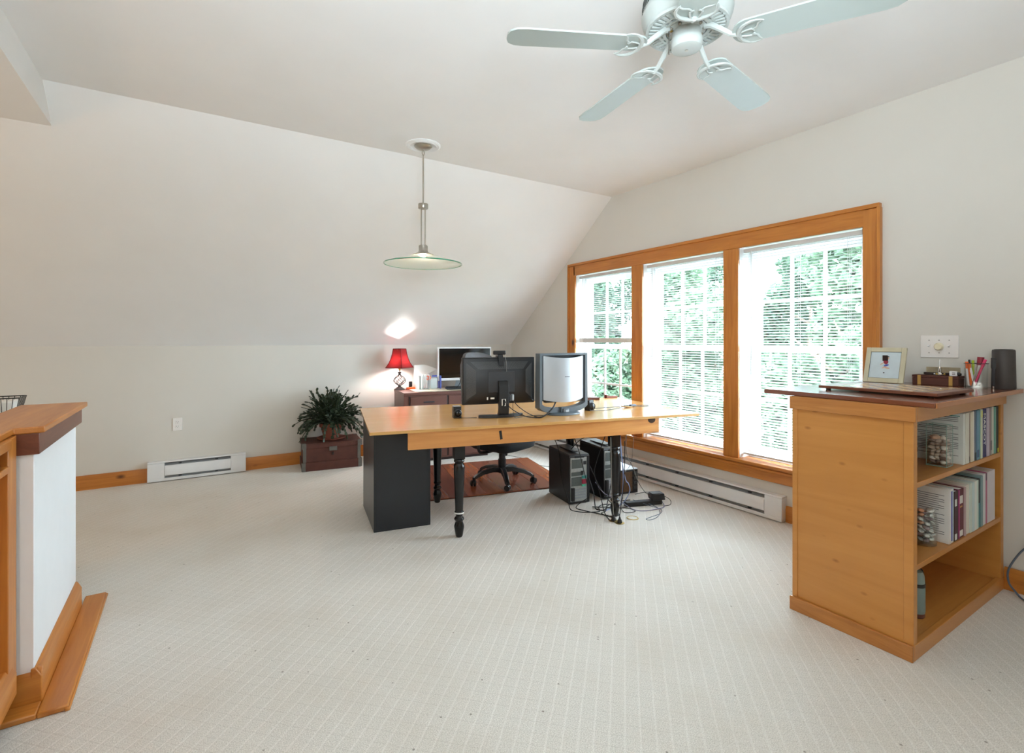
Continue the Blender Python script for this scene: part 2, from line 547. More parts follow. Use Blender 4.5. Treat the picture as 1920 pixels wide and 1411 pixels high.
def catmull(P, n=8):
    P = [Vector(p) for p in P]
    Q = [P[0] * 2 - P[1]] + P + [P[-1] * 2 - P[-2]]
    out = []
    for i in range(1, len(Q) - 2):
        a, b, c, d = Q[i - 1], Q[i], Q[i + 1], Q[i + 2]
        for k in range(n):
            t = k / n
            out.append(0.5 * ((2 * b) + (c - a) * t + (2 * a - 5 * b + 4 * c - d) * t * t + (3 * b - a - 3 * c + d) * t ** 3))
    out.append(P[-1])
    return out

def B(*a): return MB().box(*a)

def text(name, s, size, mat, parent, loc, rot, depth=0.0004, align='CENTER'):
    cu = bpy.data.curves.new(name, 'FONT')
    cu.body = s; cu.size = size; cu.extrude = depth; cu.align_x = align; cu.align_y = 'CENTER'
    tmp = bpy.data.objects.new(name, cu)
    C.objects.link(tmp)
    dg = bpy.context.evaluated_depsgraph_get()
    me = bpy.data.meshes.new_from_object(tmp.evaluated_get(dg))
    bpy.data.objects.remove(tmp)
    me.materials.clear(); me.materials.append(M[mat])
    return link(name, me, parent, loc, rot)

def copy_thing(o, label=None):
    c = o.copy(); C.objects.link(c)
    if label: c['label'] = label
    for ch in list(o.children):
        d = ch.copy(); C.objects.link(d); d.parent = c
        for g in list(ch.children):
            e = g.copy(); C.objects.link(e); e.parent = d
    return c

# ------------------------------------------------------------------ room shell
XW, YK, ZC, ZK, YC = 3.61, 5.71, 2.76, 1.25, 3.79      # window wall, knee wall, ceiling, knee height, crease
XL, YB = -4.4, -2.1
struct(B(XL, XW + 0.2, YB - 0.2, YK + 0.1, -0.2, 0.0).build('floor', 'carpet'))
struct(B(XL, XW, YB, YC, ZC, ZC + 0.12).build('ceiling', 'wallc'))
struct(MB().prism_x([(YC, ZC), (YK + 0.1, ZK - 0.0782), (YK + 0.2, ZK), (YC, ZC + 0.15)], XL, XW).build('wall_slope', 'wallc'))
struct(B(XL, XW, YK, YK + 0.1, 0, ZK).build('wall_back', 'wall'))
struct(B(XL - 0.1, XL, YB, YK, 0, ZC).build('wall_left', 'wall'))
rw = MB().box(XL, XW, YB - 0.1, YB, 0, ZC)
struct(rw.build('wall_rear', 'wall'))
# window wall: opening for the three-window bank
oy0, oy1, oz0, oz1 = 1.475, 4.385, 0.385, 2.03
ww = MB()
ww.box(XW, XW + 0.2, YB, oy0, 0, ZC).box(XW, XW + 0.2, oy0, oy1, 0, oz0)
ww.box(XW, XW + 0.2, oy0, oy1, oz1, ZC)
ww.prism_x([(oy1, 0), (YK + 0.1, 0), (YK + 0.1, ZK), (oy1, 2.36)], XW, XW + 0.2)
struct(ww.build('wall_right', 'wall'))
# dropped soffit above the stair
struct(MB().prism_x([(YB, 2.58), (4.03, 2.58), (3.80, ZC), (YB, ZC)], XL, -0.705).build('wall_soffit', 'wallc'))

# baseboards
def baseboard(name, poly_fn, mat):
    return struct(poly_fn.build(name, mat, bev=0.003))
bb = sempty('baseboard_back', (0, 0, 0))
for x0, x1 in ((XL, -0.34), (0.455, XW)):
    MB().prism_x([(YK, 0), (YK - 0.019, 0), (YK - 0.019, 0.105), (YK - 0.012, 0.125), (YK, 0.125)], x0, x1).build('board', 'pine_x', bb)
bb = sempty('baseboard_right', (0, 0, 0))
for y0, y1 in ((YB, 0.85), (1.34, 2.0), (5.25, YK - 0.02)):
    MB().prism_y([(XW, 0), (XW - 0.019, 0), (XW - 0.019, 0.095), (XW - 0.012, 0.115), (XW, 0.115)], y0, y1).build('board', 'pine_y', bb)

# ------------------------------------------------------------------ window casing
wc = sempty('trim_1', (0, 0, 0))
cx0, cx1 = XW - 0.022, XW
cy0, cy1, cz0, cz1 = 1.41, 4.465, 0.262, 2.14
B(cx0, cx1, cy0 + .09, cy1 - .09, 2.02, cz1 - .002).build('head_board', 'pine_y', wc, bev=0.004)
B(cx0 - .014, cx1, cy0, cy1, cz1 - 0.014, cz1 + 0.012).build('back_band', 'pine_y', wc, bev=0.003)
for y0, y1, ob in ((cy0, cy0 + .012, 1), (cy1 - .012, cy1, 1)):
    B(cx0 - .014, cx1, y0 - .004, y1 + .004, 0.36, cz1 - .014).build('back_band', 'pine_z', wc, bev=0.003)
for y0, y1 in ((cy0 + .012, 1.509), (2.371, 2.501), (3.362, 3.498), (4.351, cy1 - .012)):
    B(cx0, cx1, y0, y1, 0.385, 2.125 if y0 < 1.5 or y1 > 4.4 else 2.02).build('mullion_board' if 2 < y0 < 4 else 'side_board', 'pine_z', wc, bev=0.004)
B(cx0 - 0.028, XW + 0.12, cy0 - .01, cy1 + .01, 0.362, 0.386).build('sill', 'pine_y', wc, bev=0.005)
B(cx0 - 0.002, cx1, cy0, cy1, 0.262, 0.362).build('apron_board', 'pine_y', wc, bev=0.005)
B(cx0 - 0.010, cx1, cy0, cy1, 0.330, 0.352).build('cove_strip', 'pine_y', wc, bev=0.005)
# posts between the windows behind the mullion boards
for y0, y1 in ((oy0, 1.509), (2.371, 2.501), (3.362, 3.498), (4.351, oy1)):
    B(XW + .001, XW + 0.199, y0, y1, oz0, oz1).build('jamb', 'vinyl', wc)

for k, (y0, y1) in enumerate(((3.498, 4.351), (2.501, 3.362), (1.509, 2.371))):
    w = sempty('window_%d' % (k + 1), (XW + 0.12, (y0 + y1) / 2, 0.386))
    hw = (y1 - y0) / 2; H = 2.02 - 0.386
    fr = MB()
    fr.box(0, .07, -hw, -hw + .035, 0, H).box(0, .07, hw - .035, hw, 0, H).box(0, .07, -hw + .035, hw - .035, 0, .03).box(0, .07, -hw + .035, hw - .035, H - .035, H)
    fr.build('frame', 'vinyl', w, bev=0.002)
    for nm, z0, z1, dx in (('upper_sash', 0.825, H - .035, .036), ('lower_sash', .03, .875, .004)):
        a, b = -hw + .035, hw - .035
        s_ = MB().box(dx, dx + .03, a, a + .045, z0, z1).box(dx, dx + .03, b - .045, b, z0, z1).box(dx, dx + .03, a + .045, b - .045, z0, z0 + .05).box(dx, dx + .03, a + .045, b - .045, z1 - .05, z1)
        so = s_.build(nm, 'vinyl', w, bev=0.002)
        wd = b - a - .09
        for q in (1, 2):
            yy = a + .045 + wd * q / 3
            B(dx + .006, dx + .024, yy - .010, yy + .010, z0 + .05, z1 - .05).build('muntin', 'vinyl', so)
        zz = (z0 + z1) / 2
        B(dx + .005, dx + .025, a + .045, b - .045, zz - .010, zz + .010).build('muntin', 'vinyl', so)
        B(dx + .013, dx + .017, a + .04, b - .04, z0 + .045, z1 - .045).build('pane', 'pane', so)
    if k == 0:
        pass

# ------------------------------------------------------------------ blinds
def slat_mesh(hw):
    m = MB()
    pr = []
    for i in range(5):
        t = (i / 4 - 0.5)
        pr.append((t * 0.025, 0.0022 * (1 - 4 * t * t)))
    n = len(pr)
    vs = []
    for y in (-hw, hw):
        for x, z in pr: vs.append((x, y, z))
        for x, z in pr: vs.append((x, y, z - 0.0004))
    fs = []
    for i in range(n - 1):
        fs.append((i, i + 1, 2 * n + i + 1, 2 * n + i))
        fs.append((n + i + 1, n + i, 3 * n + i, 3 * n + i + 1))
    m.add(vs, fs)
    return m.mesh('slat', 'blind')
names = ('far window, raised halfway so the lower panes are bare', 'middle window, lowered to the sill', 'near window beside the bookcase, lowered to the sill')
for k, (y0, y1) in enumerate(((3.498, 4.351), (2.501, 3.362), (1.509, 2.371))):
    hw = (y1 - y0) / 2 - 0.008
    bl = thing('window_blind', 'white mini blind in the ' + names[k], 'blind', (XW + 0.05, (y0 + y1) / 2, 2.018), 0, 'white mini blinds in the window bank')
    B(-.014, .014, -hw, hw, -.032, -.004).build('head_rail', 'blindrail', bl, bev=0.002)
    bottom = -1.60 if k else -0.735
    sm = slat_mesh(hw)
    z = -.045
    step = 0.0205
    lim = bottom + (0.03 if k else 0.075)
    while z > lim:
        link('slat', sm, bl, (0, 0, z), (0, R(-14 if k else -8), 0))
        z -= step
    B(-.013, .013, -hw, hw, bottom - .004, bottom + (.010 if k else .044)).build('bottom_rail', 'blindrail', bl, bev=0.002)
    ld = MB()
    for yy in (-hw * .78, 0, hw * .78):
        for xx in (-.0125, .0125):
            ld.tube([(xx, yy, -.03), (xx, yy, bottom)], .0008, 4)
    ld.build('ladder_cord', 'blindrail', bl)
    wl = 0.95 if k else 1.05
    MB().tube([(-.022, hw - .07, -.03), (-.024, hw - .07, -.03 - wl)], .004, 6).build('tilt_wand', 'clearplastic' if False else 'blindrail', bl)
    MB().tube([(-.02, -hw + .10, -.03), (-.021, -hw + .10, -.9)], .0014, 4).sph((-.021, -hw + .10, -.92), .008, 8, 6, (1, 1, 1.8)).build('lift_cord', 'blindrail', bl)

# ------------------------------------------------------------------ ceiling fan
FX, FY = 1.54, 1.225
fan = thing('ceiling_fan', 'white five-blade ceiling fan with ornate blade irons', 'fan', (FX, FY, ZC), 0)
MB().lathe([(0.0, 0), (.075, 0), (.075, -.03), (.05, -.065), (.02, -.075)], 28).build('canopy', 'fanwhite', fan)
MB().lathe([(.014, -.07), (.014, -.15)], 14).build('downrod', 'fanwhite', fan)
hz = -.30     # underside of motor housing
MB().lathe([(.02, -.13), (.06, -.14), (.13, -.155), (.152, -.175), (.156, -.215), (.156, -.23), (.162, -.235), (.160, -.25), (.150, -.275), (.142, -.285), (.138, -.287)], 48).build('motor_housing', 'fanwhite', fan, (0, 0, -.024))
vb = MB()
for k in range(96):     # slanted louvre slots on the housing band
    a = 2 * PI * k / 96
    for rr, z0, z1 in ((.1545, -.180, -.197), (.157, -.199, -.216)):
        d = 0.022
        p = [(rr * math.cos(a), rr * math.sin(a), z0), (rr * math.cos(a + d), rr * math.sin(a + d), z0), (rr * math.cos(a + d + .03), rr * math.sin(a + d + .03), z1), (rr * math.cos(a + .03), rr * math.sin(a + .03), z1)]
        q = [tuple(c * 1.012 if i < 2 else c for i, c in enumerate(pp)) for pp in p]
        vb.hexa(p + q)
tag(vb.build('louvre_slots', 'fandark', fan, (0, 0, -.024), smooth=False), kind='stuff')
MB().lathe([(.05, -.281), (.141, -.281)], 40, closed=False).build('vent_backing', 'fandark', fan, (0, 0, -.024))
gr = MB()
gr.lathe([(.134, -.283), (.146, -.283), (.146, -.293), (.134, -.293), (.134, -.283)], 48, closed=False)
gr.lathe([(.094, -.284), (.101, -.284), (.101, -.294), (.094, -.294), (.094, -.284)], 48, closed=False)
gr.lathe([(.074, -.284), (.085, -.284), (.085, -.296), (.074, -.296), (.074, -.284)], 48, closed=False)
for k in range(40):
    gr.at((0, 0, 0), (0, 0, 2 * PI * k / 40))
    gr.box(.100, .136, -.0042, .0042, -.293, -.284)
    if k % 2 == 0: gr.box(.084, .096, -.006, .006, -.293, -.284)
gr.build('vent_grille', 'fanwhite', fan, (0, 0, -.024))
MB().lathe([(.07, -.300), (.07, -.318), (.052, -.324), (.052, -.356), (.0, -.356)], 32).build('switch_housing', 'fanwhite', fan)
MB().lathe([(.054, -.352), (.0565, -.354), (.0565, -.372), (.052, -.386), (.042, -.391), (0, -.391)], 32).build('light_kit_cap', 'fanwhite', fan)
MB().lathe([(0, -.3905), (.006, -.3905), (.006, -.393), (0, -.393)], 12).build('finial', 'nickel', fan)
ring = MB()
for k in range(10):
    a = 2 * PI * k / 10 + .3
    ring.sph((.062 * math.cos(a), .062 * math.sin(a), -.301), .007, 8, 6)
tag(ring.build('screw_heads', 'nickel', fan, (0, 0, -.020)), kind='stuff')
chain = MB()
chain.tube([(-.048, .020, -.325), (-.062, .024, -.325), (-.066, .025, -.33), (-.066, .025, -.415)], .0016, 5)
chain.build('pull_chain', 'sockdark', fan)
MB().lathe([(0, .006), (.006, .004), (.006, -.004), (0, -.006)], 10).build('chain_socket', 'brass', fan, (-.056, .023, -.325))
def crescent():
    m = MB()
    # crescent with its back to the hub and horns along the blade
    arc = [(.228 - .052 * math.cos(R(a)), .066 * math.sin(R(a))) for a in range(-125, 126, 12)]
    arc = [(x, y, 0) for x, y in arc]
    rad = [.003 + .006 * math.sin(PI * i / (len(arc) - 1)) for i in range(len(arc))]
    m.at((0, 0, 0), (0, 0, 0), (1, 1, .6)).tube(arc, rad, 6)
    for s in (-1, 1):
        m.tube([(.184, .012 * s, 0), (.200, .018 * s, 0), (.218, .020 * s, 0), (.226, .008 * s, 0)], .0042, 6)
        m.tube([(.222, .014 * s, 0), (.236, .026 * s, 0), (.240, .044 * s, 0), (.250, .058 * s, 0)], .0040, 6)
    m.at((0, 0, 0)).tube([(.06, 0, .066), (.085, 0, .062), (.12, 0, .036), (.150, 0, .012), (.180, 0, .0)], [.010, .011, .010, .009, .008], 8)
    return m.mesh('blade_iron', 'fanwhite')
def blade():
    m = MB()
    P = []
    for a in range(100, 261, 20): P.append((.205 + .05 * math.cos(R(a)), .058 * math.sin(R(a)) / math.sin(R(100))))
    r_, h = .665, .066
    P += [(.60, -h), (r_ - .030, -h + .004), (r_ - .008, -h + .020), (r_, -.02), (r_, .02), (r_ - .008, h - .020), (r_ - .030, h - .004), (.60, h)]
    m.prism(P, -.003, .003)
    return m.mesh('blade', 'fanblade')
im, bm_ = crescent(), blade()
for k in range(5):
    a = R(10.5 + 72 * k)
    bz = -.378
    link('blade_iron', im, fan, (0, 0, bz - .006), (0, R(1.0), a))
    o = link('blade', bm_, fan, (0, 0, bz + .003), (R(-8), R(1.0), a))

# ------------------------------------------------------------------ pendant lamp
PX, PY = 1.462, 3.54
pen = thing('pendant_lamp', 'nickel pendant lamp with a shallow glass disc shade hanging over the desk', 'lamp', (PX, PY, ZC), 0)
MB().lathe([(0, 0), (.128, 0), (.130, -.006), (.118, -.012), (.108, -.009), (.098, -.014), (.090, -.008), (0, -.008)], 40).build('ceiling_medallion', 'white', pen)
MB().lathe([(0, -.006), (.066, -.006), (.066, -.012), (.050, -.026), (.012, -.034), (0, -.034)], 32).build('canopy', 'nickel', pen)
hk = MB()
hk.tube([(0, 0, -.03)] + [(.009 * math.sin(R(a)), 0, -.058 + .02 * math.cos(R(a))) for a in range(0, 361, 30)], .0028, 6)
hk.tube([(0, .007 * math.sin(R(a)), -.086 + .013 * math.cos(R(a))) for a in range(0, 361, 30)], .0025, 6)
hk.build('hook_link', 'nickel', pen)
MB().tube([(0, 0, -.098), (0, 0, -.445)], .0058, 10).build('stem', 'nickel', pen)
MB().lathe([(0, -.44), (.036, -.44), (.037, -.443), (.037, -.472), (.035, -.475), (0, -.475)], 28).build('collar', 'nickel', pen)
for s in (-1, 1):
    MB().tube([(.014 * s * .844, -.014 * s * .536, -.474), (.014 * s * .844, -.014 * s * .536, -.755)], .0052, 10).build('twin_rod', 'nickel', pen)
MB().lathe([(0, -.75), (.030, -.75), (.033, -.753), (.033, -.79), (.040, -.802), (.078, -.818), (.079, -.822), (.03, -.815), (0, -.812)], 32).build('bell_cap', 'nickel', pen)
MB().lathe([(.026, -.818), (.080, -.826), (.19, -.855), (.280, -.882), (.286, -.886), (.280, -.890), (.19, -.863), (.08, -.834), (.026, -.826)], 64, closed=False).build('glass_shade', 'pendglass', pen)
MB().lathe([(.2855, -.8825), (.2905, -.886), (.2905, -.891), (.2855, -.8915), (.2855, -.8825)], 64, closed=False).build('glass_rim', 'glassrim', pen)
MB().sph((0, 0, -.834), .015, 14, 10, (1, 1, .7)).build('bulb', 'bulb_pend', pen)

# ------------------------------------------------------------------ stair guard wall (left) and its cabinet
hwll = sempty('wall_half', (0, 0, 0))
B(-.68, -.472, 2.425, 3.19, 0, .97).build('drywall', 'whitewall', hwll, bev=0.003)
B(-.5095, -.474, 2.4235, 2.428, 0.13, .95).build('corner_bead', 'whitewall', hwll)
B(-.672, -.456, 2.412, 3.235, .897, .972).build('fascia_board', 'redwood', hwll, bev=0.002)
MB().prism([(-.684, 1.2), (-.522, 1.2), (-.522, 2.405), (-.478, 2.412), (-.442, 2.418), (-.438, 3.262), (-.684, 3.262)], .972, .995).build('cap_board', 'pine_y', hwll, bev=0.004)
pl = MB().prism_y([(-.480, .0), (-.449, .0), (-.449, .105), (-.466, .138), (-.480, .138)], 2.416, 3.186).build('plinth_board', 'pine_y', hwll, bev=0.003)
MB().prism_x([(2.44, 0), (2.4155, 0), (2.4155, .105), (2.430, .136), (2.44, .136)], -.80, -.450).build('plinth_board', 'pine_x', hwll, bev=0.003)
B(-.450, -.366, 2.335, 3.285, 0, .02).build('floor_strip', 'pine_y', hwll, bev=0.005)
B(-.95, -.450, 2.335, 2.4155, 0, .0205).build('floor_strip', 'pine_x', hwll, bev=0.005)
B(-.376, -.360, 2.33, 3.29, 0, .012).build('edge_strip', 'pine_y', hwll, bev=0.004)
B(-1.15, -.74, 2.6, 3.6, 0, .93).build('stair_ledge', 'wall', hwll)

cab = thing('guard_cabinet', 'pine panelled cabinet with an open top shelf under the stair guard cap', 'cabinet', (-.515, 1.25, 0), 0)
cab_l = 1.16
B(-.165, 0, cab_l - .020, cab_l, .11, .97).build('side_panel', 'pineplain_z', cab, bev=0.002)
B(-.030, .003, cab_l - .105, cab_l - .0205, .095, .97).build('stile', 'pine_z', cab, bev=0.003)
B(-.165, -.150, 0, cab_l - .02, .11, .97).build('back_panel', 'pineplain_z', cab)
B(-.040, -.022, 0, cab_l - .106, .11, .86).build('recessed_panel', 'pineplain_z', cab)
B(-.150, .004, 0, cab_l - .106, .12, .142).build('shelf', 'pine_y', cab, bev=0.003)
B(-.150, .006, 0, cab_l - .106, .862, .884).build('shelf', 'pine_y', cab, bev=0.003)
B(-.028, .012, 0, cab_l - .106, .94, .971).build('top_rail', 'pine_y', cab, bev=0.003)
MB().prism_y([(-.02, .10), (.014, .10), (.014, .175), (-.004, .205), (-.02, .205)], 0, cab_l - .060).build('base_board', 'pine_y', cab, bev=0.003)
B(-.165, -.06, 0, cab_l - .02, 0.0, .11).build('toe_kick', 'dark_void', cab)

bk = thing('wire_basket', 'small black wire basket on the ledge behind the pine guard cap', 'basket', (-.79, 3.5, .93), 0)
wb = MB()
for z, e in ((.004, .050), (.085, .066)):
    wb.tube([(-e, -e, z), (e, -e, z), (e, e, z), (-e, e, z), (-e, -e, z)], .003, 5)
for i in range(-3, 4):
    t = i / 3
    for a, b in (((t * .05, -.05), (t * .066, -.066)), ((t * .05, .05), (t * .066, .066)), ((-.05, t * .05), (-.066, t * .066)), ((.05, t * .05), (.066, t * .066))):
        wb.tube([(a[0], a[1], .004), (b[0], b[1], .085)], .0018, 4)
wb.build('wire_frame', 'blackplastic', bk)
MB().box(-.046, .046, -.046, .046, .004, .07).build('white_packet', 'paper', bk, bev=0.01)

# ------------------------------------------------------------------ electric baseboard heaters
def heater(name, label, length, loc, rz, cable_end):
    h = thing(name, label, 'heater', loc, rz, 'electric baseboard heaters')
    L_ = length
    # local: x along the wall, y from wall (0) into the room (negative), z up
    MB().prism_x([(0, .185), (-.060, .185), (-.066, .176), (-.066, .174), (-.006, .178), (-.006, 0.02), (0, 0.02)], 0, L_).build('back_and_top', 'heater', h, bev=0.0015)
    for x0, x1 in ((0, .13), (L_ - .13, L_)):
        MB().prism_x([(-.006, .018), (-.068, .018), (-.070, .030), (-.066, .172), (-.006, .176)], x0, x1).build('end_cap', 'heater', h, bev=0.002)
    MB().prism_x([(-.060, .146), (-.070, .130), (-.071, .058), (-.066, .053), (-.063, .058), (-.063, .128), (-.055, .144)], .131, L_ - .131).build('front_panel', 'heater', h, bev=0.001)
    MB().prism_x([(-.006, .008), (-.070, .008), (-.072, .034), (-.066, .034), (-.064, .016), (-.006, .016)], 0, L_).build('bottom_lip', 'heater', h, bev=0.001)
    MB().prism_x([(-.010, .030), (-.05, .04), (-.052, .150), (-.010, .172)], .131, L_ - .131).build('element', 'heaterfin', h)
    sc_ = MB()
    n = max(2, int(L_ / .35))
    for q in range(n):
        x = .25 + (L_ - .5) * q / (n - 1)
        sc_.box(x - .012, x + .012, -.064, -.050, .155, .162).box(x - .012, x + .012, -.066, -.052, .040, .048)
    sc_.build('bracket', 'greyplastic', h)
    return h
heater('baseboard_heater', 'short white electric baseboard heater on the back wall left of the plant', .795, (-.34, YK - .001, 0), 0, 1)
heater('baseboard_heater', 'long white electric baseboard heater under the window bank', 3.2, (XW - .001, 5.2, 0), R(-90), 0)

# outlets and switches
ol = thing('wall_outlet', 'white duplex outlet on the back wall above the short heater', 'outlet', (-.112, YK, .512), 0)
B(-.038, .038, -.006, 0, -.060, .060).build('cover_plate', 'plate', ol, bev=0.003)
for z in (-.021, .021):
    r_ = MB().box(-.017, .017, -.009, -.004, z - .014, z + .014).build('receptacle', 'plate', ol, bev=0.003)
    B(-.008, -.0055, -.0098, -.008, z - .001, z + .007).box(.0055, .008, -.0098, -.008, z - .001, z + .007).box(-.002, .002, -.0098, -.008, z - .009, z - .005).build('slot', 'sockdark', r_)
sw = thing('switch_plate', 'white three-gang switch plate with a round ivory dimmer knob, above the wooden box', 'switch', (XW, 1.125, 1.266), 0)
B(-.007, 0, -.088, .088, -.064, .064).build('cover_plate', 'plate', sw, bev=0.003)
MB().lathe([(0, 0), (.022, 0), (.022, .008), (.017, .018), (0, .018)], 24).build('dimmer_knob', 'ivory', sw, (-.007, 0, 0), (0, R(-90), 0))
for y in (-.046, .046):
    B(-.010, -.006, y - .006, y + .006, -.013, .013).build('toggle_frame', 'plate', sw)
    MB().prism_y([(-.008, -.005), (-.018, .002), (-.017, .008), (-.008, .006)], y - .004, y + .004).build('toggle', 'white', sw)
for y in (-.046, 0, .046):
    for z in (-.036, .036):
        MB().lathe([(0, 0), (.0035, 0), (.0035, .0015), (0, .002)], 8).build('screw', 'screw', sw, (-.007, y, z), (0, R(-90), 0))

# ------------------------------------------------------------------ desk
DX, DY, DA = 1.5, 3.016, R(-13)
du = Vector((math.cos(DA), math.sin(DA), 0)); dv = Vector((-du.y, du.x, 0))
def D(s, t, z=0.0):
    return Vector((DX, DY, 0)) + du * s + dv * t + Vector((0, 0, z))
desk = thing('desk', 'long plywood-topped desk on black turned legs in the middle of the room', 'desk', (DX, DY, 0), DA)
B(-.578, 1.888, -.067, 1.133, .716, .735).build('table_top', 'birch', desk, bev=0.0015)
B(-.578, 1.888, -.0685, -.0672, .717, .734).build('top_edge_strip', 'birch_edge', desk)
B(-.342, 1.537, -.045, -.024, .605, .7158).build('front_apron', 'apron', desk, bev=0.002)
B(-.342, 1.537, .790, .811, .605, .7158).build('rear_apron', 'apron', desk, bev=0.002)
for s in (-.060, 1.225):
    B(s, s + .02, -.0235, .7895, .605, .7158).build('side_apron', 'apron_y', desk)
MB().at((.276, -.0458, .664), (0, R(-8), 0)).box(-.009, .009, -.0006, .0006, -.030, .030).build('black_tape', 'blackplastic', desk)
MB().at((1.470, -.0456, .706), (R(90), 0, 0), (1.25, 1, 1)).lathe([(0, 0), (.026, 0), (.026, .0008), (0, .0008)], 20).build('plug_hole', 'dark_void', desk)
LEGP = [(.020, 0), (.024, .01), (.033, .062), (.033, .075), (.025, .098), (.024, .104), (.033, .116), (.033, .124), (.022, .136), (.024, .150), (.031, .156), (.031, .166), (.026, .172), (.030, .30), (.036, .43), (.0375, .463), (.034, .480), (.026, .490), (.034, .498), (.035, .508), (.030, .516)]
def leg(s, t, mirror=False):
    m = MB()
    m.at((s, t, 0)).lathe(LEGP, 28)
    m.at((s, t, 0)).prism([(-.036, -.022), (.036, -.022), (.036, .044), (-.036, .044)] if t < .3 else [(-.036, -.04), (.036, -.04), (.036, .034), (-.036, .034)], .515, .7158)
    return m.build('leg', 'blackpaint', desk, bev=0.003)
for s, t in ((0, 0), (1.181, 0), (0, .754), (1.181, .754)): leg(s, t)
MB().lathe([(.0315, .1565), (.0318, .161), (.0315, .1655)], 28, closed=False).build('worn_ring', 'paper', desk)

ped = thing('desk_pedestal', 'black lacquered box pedestal holding up the left end of the desk', 'cabinet', (1.04, 3.381, 0), R(-9.5))
B(0, .39, 0, .60, 0, .7155).build('body', 'blackcab', ped, bev=0.002)
B(.012, .378, -.0015, .001, .012, .70).build('front_panel', 'blackcab', ped, bev=0.001)

# wide black monitor seen from behind
mon = thing('flat_monitor', 'wide black flat monitor seen from behind, left one on the desk', 'monitor', tuple(D(.383, .30, .735)), DA)
MB().box(-.283, .283, .018, .050, .093, .440).build('bezel_case', 'blackplastic', mon, bev=0.004)
o4 = [(-.272, .018, .102), (.272, .018, .102), (.272, .018, .431), (-.272, .018, .431)]
i4 = [(-.180, -.026, .178), (.185, -.026, .178), (.185, -.026, .345), (-.180, -.026, .345)]
MB().add(o4 + i4, [(0, 1, 5, 4), (1, 2, 6, 5), (2, 3, 7, 6), (3, 0, 4, 7), (4, 5, 6, 7)]).build('rear_shell', 'shell', mon)
B(-.10, .105, -.030, -.026, .182, .335).build('mount_plate', 'greyplastic', mon, bev=0.002)
vv = MB()
def lerp3(a, b, t): return tuple(a[i] + (b[i] - a[i]) * t for i in range(3))
for q in range(40):     # vent ribs on the left and right slopes and the top slope
    t = .06 + .88 * q / 39
    for a0, a1, b0, b1 in ((o4[0], o4[3], i4[0], i4[3]), (o4[1], o4[2], i4[1], i4[2])):
        p, r_ = lerp3(a0, a1, t), lerp3(b0, b1, t)
        vv.tube([lerp3(p, r_, .18), lerp3(p, r_, .88)], .0017, 4)
for q in range(64):
    t = .05 + .9 * q / 63
    p, r_ = lerp3(o4[3], o4[2], t), lerp3(i4[3], i4[2], t)
    vv.tube([lerp3(p, r_, .25 + .3 * (q % 2) * 0), lerp3(p, r_, .9)], .0014, 4)
tag(vv.build('vent_ribs', 'rib', mon, smooth=False), kind='stuff')
MB().prism_x([(-.046, .26), (-.030, .27), (-.026, .20), (-.030, .06), (-.012, .018), (.03, .016), (.03, .004), (-.05, .004), (-.058, .02), (-.064, .06), (-.062, .22)], -.026, .050).build('stand_column', 'blackplastic', mon, bev=0.003)
MB().prism([(-.175, -.03), (-.05, -.075), (.06, -.075), (.178, -.01), (.165, .02), (.05, -.01), (-.04, -.01), (-.165, 0)], 0, .020).build('stand_base', 'blackplastic', mon, bev=0.003)
lp_ = MB()
lp_.tube([(-.004, -.064, .088), (-.004, -.064, .135), (.022, -.064, .135), (.022, -.064, .088), (.014, -.064, .088)], .0035, 6)
lp_.build('cable_loop_trim', 'paper', mon)
B(-.110, -.100, -.0275, -.024, .130, .150).box(-.082, -.052, -.0275, -.024, .134, .146).build('sticker', 'paper', mon)
MB().box(.055, .075, -.05, -.02, .115, .165).build('connector', 'greyplastic', mon, bev=0.003)
MB().box(.078, .094, -.05, -.02, .120, .166).build('connector', 'silver', mon, bev=0.004)

wcam = thing('webcam', 'black webcam clipped on top of the left monitor', 'webcam', tuple(D(.385, .318, .735 + .4395)), DA)
MB().at((0, 0, .034)).box(-.050, .046, -.014, .012, -.014, .016).build('body', 'blackplastic', wcam, bev=0.006)
MB().prism_x([(-.004, .02), (-.012, .0), (-.020, -.03), (-.034, -.062), (-.040, -.060), (-.030, -.012), (-.02, .02)], -.016, .020).box(-.02, .022, -.02, .034, .001, .014).build('clip', 'blackplastic', wcam)
MB().tube(catmull([(.034, -.010, .02), (.042, -.030, -.03), (.040, -.045, -.09), (.044, -.036, -.13)]), .0018, 6).build('cord', 'cable_grey', wcam)

m2 = thing('silver_monitor', 'silver-backed flat monitor in a grey frame, right one on the desk', 'monitor', tuple(D(.885, .26, .735)), R(-3))
# grey U frame: outline with curved bottom
def rr_out():
    P = [(-.222, .468), (-.225, .055)]
    for a in range(190, 351, 16): P.append((.0 + .222 * math.cos(R(a)), .062 + .058 * math.sin(R(a))))
    P += [(.225, .055), (.222, .468)]
    return P
outer = rr_out()
inner = [(-.200, .452), (-.200, .085)] + [(.196 * math.cos(R(a)), .088 + .040 * math.sin(R(a))) for a in range(190, 351, 16)] + [(.200, .085), (.200, .452)]
fm = MB()
n = len(outer)
vs = [(x, y, z) for y in (-.010, .055) for P in (outer, inner) for x, z in P]
fs = []
for i in range(n):
    j = (i + 1) % n
    fs += [(i, j, n + j, n + i), (2 * n + j, 2 * n + i, 3 * n + i, 3 * n + j), (j, i, 2 * n + i, 2 * n + j), (n + i, n + j, 3 * n + j, 3 * n + i)]
fm.add(vs, fs).build('frame', 'slateplastic', m2, bev=0.003)
B(-.200, .200, .030, .050, .105, .455).build('display_panel', 'blackplastic', m2)
B(-.165, .165, -.004, .032, .095, .115).build('socket_strip', 'blackplastic', m2)
bp_ = MB(); vs = []; fs = []
cols, rows = 16, 10
